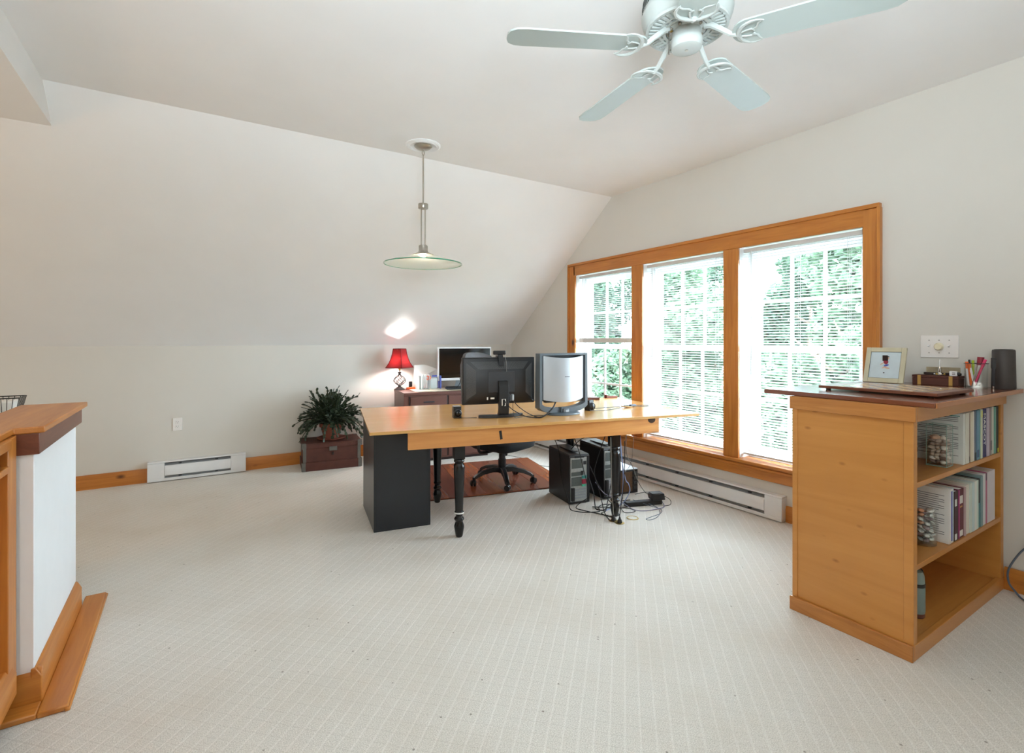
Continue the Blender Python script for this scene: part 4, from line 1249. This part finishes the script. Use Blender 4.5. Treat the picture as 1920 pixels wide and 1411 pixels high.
for i in range(nn):
    a = 2 * i
    fs += [(a, a + 2, a + 3, a + 1), (K + a + 2, K + a, K + a + 1, K + a + 3), (a + 1, a + 3, K + a + 3, K + a + 1), (a + 2, a, K + a, K + a + 2)]
fs += [(0, 1, K + 1, K), (2 * nn + 1, 2 * nn, K + 2 * nn, K + 2 * nn + 1)]
m.add(vs, fs).build('sheaf', 'paper', pp)
MB().hexa([(-.02, -.05, .14), (.13, -.06, .215), (.17, .0, .225), (.02, .0, .15), (-.02, -.05, .142), (.13, -.06, .217), (.17, .0, .227), (.02, .0, .152)]).build('curled_sheet', 'paper', pp)
fs_ = thing('file_sorter', 'clear plastic upright file sorter on the drawer cabinet', 'organizer', (2.15, 5.42, CZ), CA)
B(0, .145, -.06, .05, 0, .004).build('tray', 'clearplastic', fs_)
for q in range(5):
    B(.002 + .035 * q, .0045 + .035 * q, -.058, .048, .004, .17).build('divider', 'clearplastic', fs_)
B(.008, .030, -.05, .045, .005, .165).box(.044, .062, -.05, .045, .005, .158).build('cards', 'paper', fs_)
ssr = thing('scissors', 'orange-handled scissors standing upright against the file sorter', 'scissors', (2.288, 5.385, CZ), CA)
for s in (-1, 1):
    MB().tube([(s * .010 + .016 * math.cos(R(a)), 0, .130 + .020 * math.sin(R(a))) for a in range(0, 361, 30)], .005, 6).build('handle', 'orange', ssr)
MB().prism_y([(-.010, .115), (.010, .115), (.005, .0), (-.005, .0)], -.003, .003).build('blade', 'chrome', ssr)
cb_ = thing('clear_card_box', 'clear plastic box of white cards next to the blue folder', 'box', (2.32, 5.40, CZ), CA)
B(0, .085, 0, .06, 0, .135).build('box', 'clearplastic', cb_, bev=0.002)
B(.006, .079, .006, .054, .003, .120).build('cards', 'paper', cb_)
bf = tag(MB().box(0, .012, 0, .10, 0, .150).box(-.075, .0, .090, .10, .128, .150).build('blue_folder', 'blueplastic', None, (2.425, 5.36, CZ), (0, 0, CA), 0.002), 'upright blue plastic folder between the clear box and the white screen', 'folder')
tv = thing('white_desktop_screen', 'large white-framed dark screen standing on the drawer cabinet', 'monitor', (2.745, 5.36, CZ), R(-8))
B(-.335, .335, 0, .035, .085, .478).build('frame', 'white', tv, bev=0.006)
B(-.318, .318, -.0025, .002, .118, .462).build('glass', 'screen', tv)
MB().prism_x([(.03, .10), (.05, .10), (.12, .006), (-.07, .006), (-.07, 0), (.135, 0), (.135, .01)], -.09, .09).build('stand_foot', 'silver', tv)
kb = thing('keyboard', 'dark keyboard lying in front of the white screen', 'keyboard', (2.62, 5.13, CZ + .0025), R(-10))
MB().prism_x([(0, 0), (.14, 0), (.14, .022), (0, .012)], -.19, .19).build('body', 'greyplastic', kb, bev=0.002)
ks = MB()
for r_ in range(5):
    for c_ in range(14):
        ks.box(-.182 + .026 * c_, -.160 + .026 * c_, .010 + .025 * r_, .031 + .025 * r_, .012 + .0018 * r_, .020 + .0018 * r_)
tag(ks.build('keys', 'blackplastic', kb, smooth=False), kind='stuff')
cable('screen_cord', 'black cord slanting down from the white screen over the keyboard', 'cable_black', [(2.66, 5.335, .86), (2.63, 5.26, .83), (2.58, 5.20, .79), (2.50, 5.16, .752), (2.42, 5.18, .750)], .003)
mo = tag(MB().sph((0, 0, .0), .03, 16, 10, (1.2, .8, .55)).build('white_mouse', 'white', None, (2.745, 5.085, CZ + .0165)), 'white mouse at the right end of the keyboard', 'mouse')

# ------------------------------------------------------------------ bookcase
BX, BY = 2.465, .852
bc = thing('bookcase', 'waist-high honey maple bookcase with an overhanging dark top, at the right', 'bookcase', (BX, BY, 0), 0)
bw, bd = 1.13, .488
B(.004, .037, 0, bd, 0, 1.031).build('end_panel', 'maple', bc, bev=0.0015)
B(0, .006, 0, .034, .064, .971).build('stile', 'maple', bc, bev=0.0015)
B(0, .006, bd - .024, bd, .064, .971).build('stile', 'maple', bc, bev=0.0015)
B(1.085, bw, .0, bd, 0, 1.031).build('end_panel', 'maple', bc, bev=0.0015)
B(.038, 1.084, bd - .02, bd - .008, .02, 1.03).build('back_panel', 'maple', bc)
B(-.014, .0, -.002, bd + .006, 0, .064).build('plinth', 'maple_y', bc, bev=0.002)
B(.001, 1.13, -.002, .020, 0, .064).build('bottom_rail', 'maple_x', bc, bev=0.002)
B(-.014, .003, -.012, bd + .006, .971, 1.031).build('crown_rail', 'maple_y', bc, bev=0.002)
B(.0035, 1.13, -.012, .012, .971, 1.031).build('crown_rail', 'maple_x', bc, bev=0.002)
B(.038, 1.084, .021, bd - .021, .036, .056).build('shelf', 'maple_x', bc, bev=0.0015)
for z in (.361, .697):
    B(.0375, 1.0845, .001, bd - .021, z, z + .022).build('shelf', 'maple_x', bc, bev=0.0015)
B(.010, 1.138, -.068, .638, 1.0315, 1.053).build('counter_top', 'cherry_x', bc, bev=0.003)
B(.010, 1.138, -.0745, -.0685, 1.0315, 1.0525).build('top_edge', 'cherry_edge', bc, bev=0.002)

# ------------------------------------------------------------------ books
bookmat = {}
def bm(c):
    if c not in bookmat: bookmat[c] = plain('book_cover_%d_%d_%d' % c, c, .5, vary=.03)
    return bookmat[c]
def book(label, x0, x1, z, h, d, col, grp, face_lines=0, extra=None):
    x0 += .0006; x1 -= .0006
    w = x1 - x0
    b = thing('book', label, 'book', (x0, .857 + random.uniform(0, .006), z + .0005), 0, grp)
    t = min(.0022, w * .22)
    B(0, t, 0, d, 0, h).box(w - t, w, 0, d, 0, h).box(t, w - t, 0, t, 0, h).build('cover', bm(col), b)
    B(t, w - t, t, d - .004, .003, h - .004).build('pages', 'paper', b)
    if face_lines:
        tx = MB()
        rr = random.Random(int(x0 * 1e4))
        for q in range(face_lines):
            zz = h - .022 - (h - .05) * q / face_lines
            if rr.random() < .14: continue
            y0_ = .018 + (.02 if rr.random() < .3 else 0)
            tx.box(-.0004, .0002, y0_, d - .018 - rr.uniform(0, .05), zz, zz + (.0022 if q else .0034))
        tx.build('printed_lines', 'ink', b)
    if extra: extra(b, w, h, d)
    return b
U = 'books on the upper shelf'
Lw = 'books on the lower shelf'
def spine_text(s, size, mat):
    return lambda b, w, h, d: text('spine_lettering', s, size, mat, b, (w * .55, -.0006, h * .58), (R(90), R(90), 0))
def spine_band(col, z0, z1, x0=0.1, x1=0.9):
    return lambda b, w, h, d: B(w * x0, w * x1, -.0008, .0004, h * z0, h * z1).build('spine_label', bm(col), b)
def many(*fns):
    def go(b, w, h, d):
        for fn in fns: fn(b, w, h, d)
    return go
teal_rule = lambda b, w, h, d: B(-.0005, .0002, .012, d - .012, h - .014, h - .010).build('teal_rule', 'teal', b)
barcode = lambda b, w, h, d: B(-.0006, .0002, d - .05, d - .012, .030, .052).build('barcode', 'ink', b)
zu, zl = .7195, .3835
for a in [
    ('white paperback with printed back cover behind the pebble vase, leftmost on upper shelf', 3.039, 3.066, .237, .225, (226, 230, 226), 22, many(teal_rule, barcode)),
    ('thick plain white book right of the printed white paperback, upper shelf', 3.068, 3.114, .238, .215, (222, 220, 210), 0, None),
    ('slim brown-spined book between two white ones, upper shelf', 3.115, 3.137, .232, .20, (150, 132, 120), 0, spine_band((90, 74, 66), .03, .12)),
    ('cream book right of the slim brown-spined one, upper shelf', 3.138, 3.166, .238, .21, (228, 218, 200), 0, None),
    ('narrow off-white book left of the grey-blue ones, upper shelf', 3.167, 3.193, .239, .20, (232, 228, 220), 0, None),
    ('grey-blue book with a dark foot, left of the light blue one', 3.194, 3.217, .240, .20, (96, 112, 134), 0, spine_band((44, 52, 62), .0, .16, 0, 1)),
    ('light steel-blue book on the upper shelf', 3.218, 3.252, .241, .21, (108, 150, 176), 0, spine_band((70, 90, 130), .05, .2)),
    ('teal-spined book right of the light blue one', 3.253, 3.275, .241, .20, (96, 160, 166), 0, None),
    ('pale lemon and white book left of the navy one', 3.276, 3.298, .241, .20, (214, 220, 196), 0, spine_band((226, 226, 130), .84, .97)),
    ('navy book with white lettering down its spine, upper shelf', 3.299, 3.360, .240, .22, (38, 34, 98), 0, spine_text('MASCOT', .040, 'paper')),
    ('lavender book right of the navy one', 3.361, 3.400, .241, .21, (196, 184, 200), 0, None),
    ('mauve-brown slim book right of the lavender one', 3.401, 3.416, .239, .20, (132, 100, 110), 0, None),
    ('grey book right of the mauve slim one, upper shelf', 3.417, 3.448, .240, .20, (168, 168, 164), 0, spine_band((110, 110, 110), .1, .3)),
    ('white book second from the right end of the upper shelf group before the teal edge', 3.449, 3.481, .241, .21, (216, 216, 206), 0, None),
    ('thin sea-green book left of the black one, upper shelf', 3.482, 3.500, .238, .20, (120, 176, 160), 0, None),
    ('black book with yellow edge, last at the right of the upper shelf', 3.501, 3.540, .240, .21, (22, 28, 26), 0, spine_band((214, 214, 60), .01, .10, .6, 1)),
]:
    book(a[0], a[1], a[2], zu, a[3], a[4], a[5], U, a[6], a[7])
for a in [
    ('white paperback with printed lines and a blue-stripe spine, leftmost on the lower shelf', 2.874, 2.918, .244, .235, (228, 226, 222), 20, spine_band((70, 80, 170), .04, .96, .55, .85)),
    ('pale blue slim book right of the blue-stripe white one', 2.919, 2.934, .243, .21, (190, 212, 222), 0, None),
    ('dark maroon hardback with white label tags, left of the pair', 2.935, 2.985, .226, .20, (58, 26, 34), 0, many(spine_band((220, 224, 220), .70, .84, .1, .6), spine_band((220, 224, 220), .02, .14, .1, .6))),
    ('bright magenta slim spine between the two maroon hardbacks', 2.986, 2.998, .224, .18, (176, 50, 120), 0, None),
    ('red and maroon hardback with white label tags, right of the magenta spine', 2.999, 3.059, .226, .20, (96, 26, 38), 0, many(spine_band((226, 222, 216), .70, .86, .1, .8), spine_band((226, 222, 216), .03, .15, .15, .8), spine_band((200, 150, 80), .62, .65, .2, .7))),
    ('dusty pink slim book right of the maroon hardbacks', 3.060, 3.073, .228, .19, (196, 170, 170), 0, None),
    ('cream white book, first of the pale run right of the maroon ones', 3.074, 3.128, .232, .21, (222, 216, 204), 0, None),
    ('pale green-white slim book, second of the pale run on the lower shelf', 3.129, 3.157, .234, .20, (206, 216, 208), 0, None),
    ('ice-blue white slim book, third of the pale run on the lower shelf', 3.158, 3.187, .235, .20, (196, 214, 216), 0, None),
    ('white slim book, fourth of the pale run on the lower shelf', 3.188, 3.217, .236, .20, (224, 226, 222), 0, None),
    ('mint-white slim book, last of the pale run before the black spine', 3.218, 3.245, .236, .20, (206, 222, 214), 0, None),
    ('black and teal book near the right of the lower shelf', 3.246, 3.276, .238, .21, (30, 28, 30), 0, spine_band((74, 132, 136), .0, .5, 0, 1)),
    ('grey-teal slim book right of the black and teal one', 3.277, 3.306, .248, .21, (128, 156, 160), 0, None),
    ('white book left of the pink spine, lower shelf', 3.307, 3.352, .252, .22, (214, 216, 218), 0, None),
    ('rose-pink slim spine near the right end of the lower shelf', 3.353, 3.376, .254, .21, (180, 96, 130), 0, spine_band((90, 80, 90), .85, .99, .2, .8)),
    ('thick lilac-white book, last at the right of the lower shelf', 3.377, 3.488, .255, .24, (212, 206, 210), 0, None),
]:
    book(a[0], a[1], a[2], zl, a[3], a[4], a[5], Lw, a[6], a[7])

# ------------------------------------------------------------------ vases with stones
VX, VY, VS = 2.9, .878, .075
v1 = thing('square_vase', 'square clear glass vase of pebbles on the upper shelf', 'vase', (VX, VY, .7195), 0)
g_ = MB()
t = .004
for a in ((0, t, 0, VS), (VS - t, VS, 0, VS), (t, VS - t, 0, t), (t, VS - t, VS - t, VS)):
    g_.box(a[0], a[1], a[2], a[3], .012, .19)
g_.build('glass_walls', 'clear', v1)
B(0, VS, 0, VS, 0, .0118).build('glass_base', 'clear', v1, bev=0.002)
er = MB()
for x_, y_ in ((0, 0), (VS, 0), (0, VS), (VS, VS)):
    er.tube([(x_, y_, .002), (x_, y_, .19)], .0012, 5)
er.tube([(0, 0, .19), (VS, 0, .19), (VS, VS, .19), (0, VS, .19), (0, 0, .19)], .0016, 5).tube([(0, 0, .003), (VS, 0, .003), (VS, VS, .003), (0, VS, .003), (0, 0, .003)], .0022, 5)
er.build('green_edges', 'glassedge', v1)
stm = [plain('pebble_%d' % i, c, .6, vary=.2, scale=60) for i, c in enumerate(((172, 150, 138), (136, 116, 108), (206, 188, 172), (184, 168, 158), (232, 224, 214)))]
shapes = []
for q in range(6):
    m = MB(); m.sph((0, 0, 0), 1, 12, 8)
    rr = random.Random(q)
    k = [rr.uniform(.8, 1.2) for _ in range(3)]
    m.v = [tuple(c * k[i] * (1 + .10 * math.sin(3.1 * p[(i + 1) % 3] + q)) for i, c in enumerate(p)) for p in m.v]
    shapes.append(m)
rr = random.Random(5)
def pebbles(cx, cy, z0_, levels, half, rad, mats, label, grp, name, cat, round_=False, n_side=3, stretch=.7):
    cnt = 0
    me = {}
    for lv in range(levels):
        for i in range(n_side):
            for j in range(n_side):
                px_ = (-1 + 2 * (i + .5) / n_side) * half + rr.uniform(-.003, .003)
                py_ = (-1 + 2 * (j + .5) / n_side) * half + rr.uniform(-.003, .003)
                if round_ and math.hypot(px_, py_) > half * .95: continue
                if lv == levels - 1 and rr.random() < .45: continue
                si = rr.randrange(6); mi_ = rr.randrange(len(mats))
                if (si, mi_) not in me:
                    me[(si, mi_)] = shapes[si].mesh(name, mats[mi_])
                o = bpy.data.objects.new(name, me[(si, mi_)])
                r_ = rad * rr.uniform(.85, 1.05)
                o.location = (cx + px_, cy + py_, z0_ + r_ * .75 + lv * rad * 1.30)
                o.scale = (r_, r_, r_ * stretch)
                o.rotation_euler = (rr.uniform(-.5, .5), rr.uniform(-.5, .5), rr.uniform(0, 6))
                C.objects.link(o)
                tag(o, label, cat, grp)
                cnt += 1
pebbles(VX + VS / 2, VY + VS / 2, .7318, 7, .031, .0125, stm, 'smooth brown or grey pebble inside the square glass vase', 'pebbles in the square vase', 'pebble', 'stone')
wp = shapes[2].mesh('pebble', plain('orange_white_pebble', (222, 186, 160), .6, vary=.25, scale=70))
o = link('pebble', wp, None, (VX + .018, VY + .048, .853)); o.scale = (.017, .017, .014)
tag(o, 'large orange and white pebble on top of the pile in the square vase', 'stone')
o = link('pebble', shapes[4].mesh('pebble', stm[4]), None, (VX + .030, VY + .022, .850)); o.scale = (.014, .014, .012)
tag(o, 'pale cream pebble on top of the pile in the square vase', 'stone')

v2 = thing('round_jar', 'round clear glass jar of shiny glass gems on the lower shelf', 'vase', (2.795, .932, .3835), 0)
MB().lathe([(.046, .0), (.050, .004), (.052, .03), (.052, .12), (.048, .140), (.045, .140), (.049, .12), (.049, .016), (0, .014)], 32).build('glass_body', 'clear', v2)
MB().lathe([(0, 0), (.046, 0), (.0505, .005), (.050, .0135), (0, .0135)], 32).build('thick_base', 'clear', v2)
gems = [plain('glass_gem_clear', (206, 210, 206), .06, metal=.55, vary=.2, scale=60, coat=1), plain('glass_gem_grey', (140, 146, 146), .06, metal=.4, vary=.3, scale=60, coat=1), plain('glass_gem_mauve', (128, 108, 112), .1, vary=.2, coat=1), plain('glass_gem_amber', (196, 142, 110), .1, vary=.2, coat=1)]
pebbles(2.795, .932, .400, 8, .038, .0140, [gems[0], gems[0], gems[1], gems[1], gems[2], gems[3]], 'shiny glass gem inside the round jar', 'glass gems in the round jar', 'glass_gem', 'gem', True, 3, .6)

fk = thing('flask', 'grey-green flask with a black strap standing on the bottom shelf', 'flask', (2.768, .948, .0565), 0)
MB().lathe([(0, 0), (.030, 0), (.033, .006), (.033, .02)], 24).build('foot', 'mahog', fk)
MB().lathe([(.033, .0205), (.034, .03), (.034, .135), (.032, .142)], 24).build('body', plain('grey_green_enamel', (128, 148, 144), .4), fk)
MB().lathe([(.0345, .138), (.0345, .152), (.032, .153), (.032, .137), (.0345, .138)], 24, closed=False).build('strap', 'blackplastic', fk)
MB().lathe([(.032, .153), (.031, .185), (.024, .203), (0, .207)], 24).build('cap', plain('grey_green_cap', (140, 158, 154), .4), fk)
MB().tube(catmull([(.02, -.026, .15), (.034, -.012, .20), (.0, .0, .214), (-.03, .012, .19)]), .003, 6).build('loop', 'blackplastic', fk)

# ------------------------------------------------------------------ things on the counter
zt = 1.0535
cbd = thing('chess_board', 'inlaid wooden chess board lying on the bookcase top', 'chess board', (2.87, 1.075, zt), R(-1.5))
B(-.20, .20, -.243, .243, .008, .022).build('board', 'redwood', cbd, bev=0.002)
for sx in (-1, 1):
    for sy in (-1, 1):
        MB().lathe([(0, 0), (.010, 0), (.012, .008), (0, .008)], 12).build('foot', 'mahogdark', cbd, (sx * .17, sy * .21, 0))
lt = wood('inlay_light', (226, 190, 142), (204, 164, 112), 'y', .25, 8, coat=.4)
dk = wood('inlay_dark', (128, 74, 52), (100, 54, 36), 'y', .25, 8, coat=.4)
s_ = .047; sy_ = .047
lm = B(-s_ / 2 + .0004, s_ / 2 - .0004, -sy_ / 2 + .0004, sy_ / 2 - .0004, 0, .0012).mesh('square', lt)
dm = B(-s_ / 2 + .0004, s_ / 2 - .0004, -sy_ / 2 + .0004, sy_ / 2 - .0004, 0, .0012).mesh('square', dk)
for i in range(8):
    for j in range(8):
        link('square', lm if (i + j) % 2 else dm, cbd, ((i - 3.5) * s_, (j - 3.5) * sy_ - .01, .0218))

fr = thing('picture_frame', 'cream picture frame with a small painted child, leaning on the bookcase top', 'picture frame', (3.395, 1.325, zt), R(-88))
ln = R(-17)
pf = MB().at((0, .0, 0), (ln, 0, 0))
fw, fh_ = .100, .215
pf.box(-fw, -fw + .024, 0, .014, 0.003, fh_).box(fw - .024, fw, 0, .014, 0.003, fh_).box(-fw + .024, fw - .024, 0, .014, 0.003, .030).box(-fw + .024, fw - .024, 0, .014, fh_ - .026, fh_)
pf.build('moulding', 'cream_frame', fr, bev=0.002)
MB().at((0, 0, 0), (ln, 0, 0)).box(-fw + .022, fw - .022, .005, .009, .028, fh_ - .024).build('print', 'photo_paper', fr)
li = MB().at((0, 0, 0), (ln, 0, 0))
e_ = .0006
li.box(-fw + .024, -fw + .0255, .003, .006, .030, fh_ - .026).box(fw - .0255, fw - .024, .003, .006, .030, fh_ - .026).box(-fw + .024, fw - .024, .003, .006, .030, .0315).box(-fw + .024, fw - .024, .003, .006, fh_ - .0275, fh_ - .026)
li.build('inner_line', 'ink', fr)
def blob(name, x_, z_, rx, rz_, mat, tilt=0):
    m = MB(); m.X = Matrix.Rotation(ln, 4, 'X') @ Matrix.LocRotScale(Vector((x_, .0046, z_)), Euler((R(90), 0, 0)), Vector((1, 1, 1))) @ Matrix.Rotation(R(tilt), 4, 'Z')
    m.prism([(rx * math.cos(R(a)), rz_ * math.sin(R(a))) for a in range(0, 360, 30)], -.0003, .0003)
    return m.build(name, mat, fr, smooth=False)
blob('painted_face', .010, .151, .008, .008, 'skin')
blob('painted_hair', .012, .1605, .007, .003, 'ink')
blob('painted_shirt', .004, .130, .012, .016, 'red', 15)
blob('painted_arm', -.014, .118, .012, .003, 'skin', 40)
blob('painted_shorts', .008, .108, .013, .006, 'blueplastic', 20)
blob('painted_leg', -.002, .096, .012, .004, 'skin', 30)
blob('painted_leg', .014, .092, .013, .004, 'skin', -10)
blob('painted_mark', .0, .063, .004, .004, 'ink')
MB().hexa([(-.02, .06, 0), (.02, .06, 0), (.02, .066, 0), (-.02, .066, 0), (-.012, .040, .16), (.012, .040, .16), (.012, .046, .16), (-.012, .046, .16)]).build('easel_strut', 'mahogdark', fr)

wb_ = thing('inlaid_box', 'small dark wooden box with inlaid light bands under the switch plate', 'box', (3.47, 1.0, zt), 0)
B(0, .085, 0, .206, 0, .040).build('body', 'trunk', wb_, bev=0.0015)
B(-.001, .086, -.001, .207, .041, .054).build('lid', 'trunk', wb_, bev=0.0015)
for y_ in (.025, .165):
    B(-.0022, .001, y_, y_ + .016, .001, .0525).build('inlay_band', 'brass2', wb_)
zb = zt + .0545
br = thing('wooden_brush', 'long wooden brush with upright pale bristles lying on the inlaid box', 'brush', (3.528, 1.088, zb), R(0))
MB().prism([(-.013, -.082), (.013, -.082), (.015, .07), (.0, .085), (-.015, .07)], 0, .014).build('handle', 'mahogdark', br, bev=0.003)
bs = MB()
for i in range(4):
    for j in range(26):
        bs.at((-.009 + .006 * i, -.076 + .0057 * j, .014), (0, rr.uniform(-.08, .08), 0)).box(-.0012, .0012, -.0012, .0012, 0, .030)
tag(bs.build('bristles', plain('bristle_tan', (190, 176, 148), .8), br, smooth=False), kind='stuff')
spn = thing('spire_ring_stand', 'polished metal ring stand with a tall thin spire on the inlaid box', 'ornament', (3.492, 1.087, zb + .001), 0)
MB().lathe([(0, 0), (.020, 0), (.021, .003), (.008, .008), (.006, .02), (.008, .026), (.0035, .05), (.001, .088), (0, .089)], 20).build('spire', 'chrome', spn)
for k in range(7):
    a = 2 * PI * k / 7
    MB().sph((.016 * math.cos(a), .022 * math.sin(a), .006), .0058, 10, 8).build('bead', 'brass' if k % 2 else 'chrome', spn)
cbx = thing('plug_cube', 'small white cube with two dark slots at the right end of the inlaid box', 'charger', (3.486, 1.026, zb), R(10))
MB().box(-.013, .013, -.016, .016, 0, .026).build('body', 'white', cbx, bev=0.003)
B(-.0136, -.0128, -.009, .004, .015, .019).box(-.0136, -.0128, -.009, .004, .006, .010).build('port', 'ink', cbx)
MB().at((0, -.016, .013), (R(90), 0, 0)).lathe([(0, 0), (.008, 0), (.008, .010), (0, .010)], 14).build('roller', 'greyplastic', cbx)

ph_ = thing('pencil_glass', 'clear faceted glass full of pens and tools left of the dark speaker', 'pen holder', (3.47, .928, zt), 0)
MB().lathe([(.046, 0), (.050, .126), (.0475, .126), (.0435, .006), (0, .006)], 8).build('glass', 'clear', ph_, smooth=False)
MB().lathe([(0, 0), (.046, 0), (.046, .0055), (0, .0055)], 8).build('base', 'clear', ph_, smooth=False)
rm = MB()
rm.tube([(.050 * math.cos(2 * PI * k / 8), .050 * math.sin(2 * PI * k / 8), .127) for k in range(9)], .0016, 5)
rm.build('metal_rim', 'greyplastic', ph_)
def pen_(name, label, x0, y0, x1, y1, L_, r, mat, cat='pen', capmat=None, tip=True):
    d = Vector((x1 - x0, y1 - y0, 0)); hz_ = math.sqrt(max(1e-6, L_ * L_ - d.length ** 2))
    p0 = Vector((3.47 + x0, .928 + y0, zt + .010)); p1 = Vector((3.47 + x1, .928 + y1, zt + .010 + hz_))
    t = thing(name, label, cat, tuple(p0), 0)
    v_ = p1 - p0
    MB().tube([(0, 0, 0), tuple(v_ * .06), tuple(v_ * .7), tuple(v_)], [r * .5, r, r, r], 10).build('barrel', mat, t)
    if capmat: MB().tube([tuple(v_ * .72), tuple(v_ * 1.005)], r * 1.2, 10).build('cap', capmat, t)
    return t
pen_('marker', 'orange-capped marker at the left of the pencil glass', -.012, .025, -.015, .034, .125, .006, 'white', 'marker', 'orangeb')
pen_('marker', 'short orange tool head beside the orange-capped marker', -.020, .014, -.030, .020, .118, .006, 'orangeb', 'marker', 'orangeb')
pen_('pen', 'black pen behind the orange markers in the pencil glass', .0, .024, .008, .030, .135, .004, 'blackplastic', 'pen', 'blackplastic')
pen_('highlighter', 'lime green highlighter in the pencil glass', .006, .012, .012, .016, .132, .005, 'lime', 'marker', 'lime')
pen_('pen', 'hot pink pen slanting to the right in the pencil glass', -.018, .004, -.012, -.040, .145, .0055, 'pink', 'pen', 'pink')
pen_('pen', 'dull red pen beside the hot pink one', -.004, .002, .006, -.034, .142, .0042, 'red', 'pen', None)
pen_('brush_roll', 'white rolled paper sticking out at the top of the pencil glass', .012, -.004, .018, -.014, .150, .012, 'paper', 'paper roll', 'red')
pen_('pen', 'white pen low in the front of the pencil glass', -.022, .000, -.028, .016, .095, .005, 'paper', 'pen', 'paper')
pen_('pen', 'grey metal pen crossing the white one in the pencil glass', -.026, .010, -.026, -.012, .110, .003, 'chrome', 'pen', None)
dp = thing('cleaning_pen', 'tall black pen with a silver tip standing between the pencil glass and the speaker', 'pen', (3.437, .852, zt), 0)
MB().lathe([(0, 0), (.003, .0), (.004, .010), (.0045, .014)], 14).build('tip', 'chrome', dp)
MB().lathe([(.0045, .0145), (.006, .02), (.006, .10), (.010, .108), (.010, .158), (0, .160)], 18).build('barrel', 'greyplastic', dp)
sp_ = thing('cylinder_speaker', 'tall dark brown-grey cylinder speaker at the right end of the bookcase top', 'speaker', (3.512, .832, zt), 0)
MB().lathe([(0, 0), (.046, 0), (.0475, .004), (.046, .10), (.0445, .194), (.042, .200), (0, .201)], 40).build('body', 'speaker', sp_)
MB().lathe([(0, .2012), (.036, .2012), (.037, .2025), (0, .2025)], 32).build('top_disc', 'blackplastic', sp_)

# ------------------------------------------------------------------ outside the windows
struct(B(3.9, 60, -30, 50, -3.3, -3.2).build('lawn', 'grass'))
def tree_mesh(seed, n, spread, height):
    rr = random.Random(seed)
    m = MB()
    cl = [(rr.uniform(-spread, spread) * .7, rr.uniform(-spread, spread) * .7, rr.uniform(.12, 1) * height, rr.uniform(.35, .8)) for _ in range(38)]
    vs = []; fs = []; mi = []
    for i in range(n):
        c = cl[rr.randrange(len(cl))]
        u, v, w = rr.gauss(0, 1), rr.gauss(0, 1), rr.gauss(0, 1)
        k = c[3] / max(.3, math.sqrt(u * u + v * v + w * w)) * rr.uniform(.6, 1.1)
        p = Vector((c[0] + u * k, c[1] + v * k, c[2] + w * k * .8))
        e = Euler((rr.uniform(-1, 1), rr.uniform(-1, 1), rr.uniform(0, 6.28))).to_matrix()
        s = rr.uniform(.06, .12)
        o = len(vs)
        for q in ((-.4 * s, -s, 0), (.4 * s, -s * .3, .02), (.3 * s, s, 0), (-.45 * s, s * .4, .02)):
            vs.append(tuple(p + e @ Vector(q)))
        fs.append((o, o + 1, o + 2, o + 3)); mi.append(rr.randrange(2))
    m.v, m.f, m.mi = vs, fs, mi
    return m
tmes = [tree_mesh(11, 36000, 1.6, 6.8).mesh('foliage', ['foliage0', 'foliage1'], False), tree_mesh(12, 36000, 1.75, 6.6).mesh('foliage', ['foliage2', 'foliage0'], False), tree_mesh(13, 36000, 1.7, 7.5).mesh('foliage', ['foliage1', 'foliage3'], False)]
def trunk_mesh(h_):
    rr = random.Random(int(h_ * 10))
    m = MB()
    m.tube([(0, 0, 0), (.05, .02, h_ * .3), (-.04, .06, h_ * .6), (.02, 0, h_ * .92)], [.13, .11, .07, .02], 8)
    for q in range(9):
        a = rr.uniform(0, 6.28); z = h_ * rr.uniform(.25, .8); l = rr.uniform(.6, 1.3)
        m.tube([(0, 0, z), (l * .5 * math.cos(a), l * .5 * math.sin(a), z + .3), (l * math.cos(a), l * math.sin(a), z + .8)], [.05, .03, .01], 6)
    return m.mesh('trunk', 'bark')
tks = [trunk_mesh(6.5), trunk_mesh(5.2), trunk_mesh(7.5)]
spots = [(9.6, 11.6, 0, 'leafy tree farthest left outside, seen through the bare panes of the far window'),
         (9.2, 7.7, 1, 'broad leafy tree outside behind the middle window'),
         (9.0, 3.7, 1, 'low leafy tree outside, seen right in the near window'),
         (14.2, 15.6, 2, 'taller darker tree standing behind the farthest left one outside'),
         (14.2, 11.4, 2, 'tall leafy tree in the second row outside the middle window'),
         (14.2, 7.2, 0, 'leafy tree in the second row outside the near window')]
for x_, y_, k, lb in spots:
    t = thing('garden_tree', lb, 'tree', (x_, y_, -3.2), PI / 2 * rr.randrange(4), 'trees outside the windows')
    tag(link('foliage', tmes[k], t, (0, 0, 0)), kind='stuff')
    link('trunk', tks[k], t)
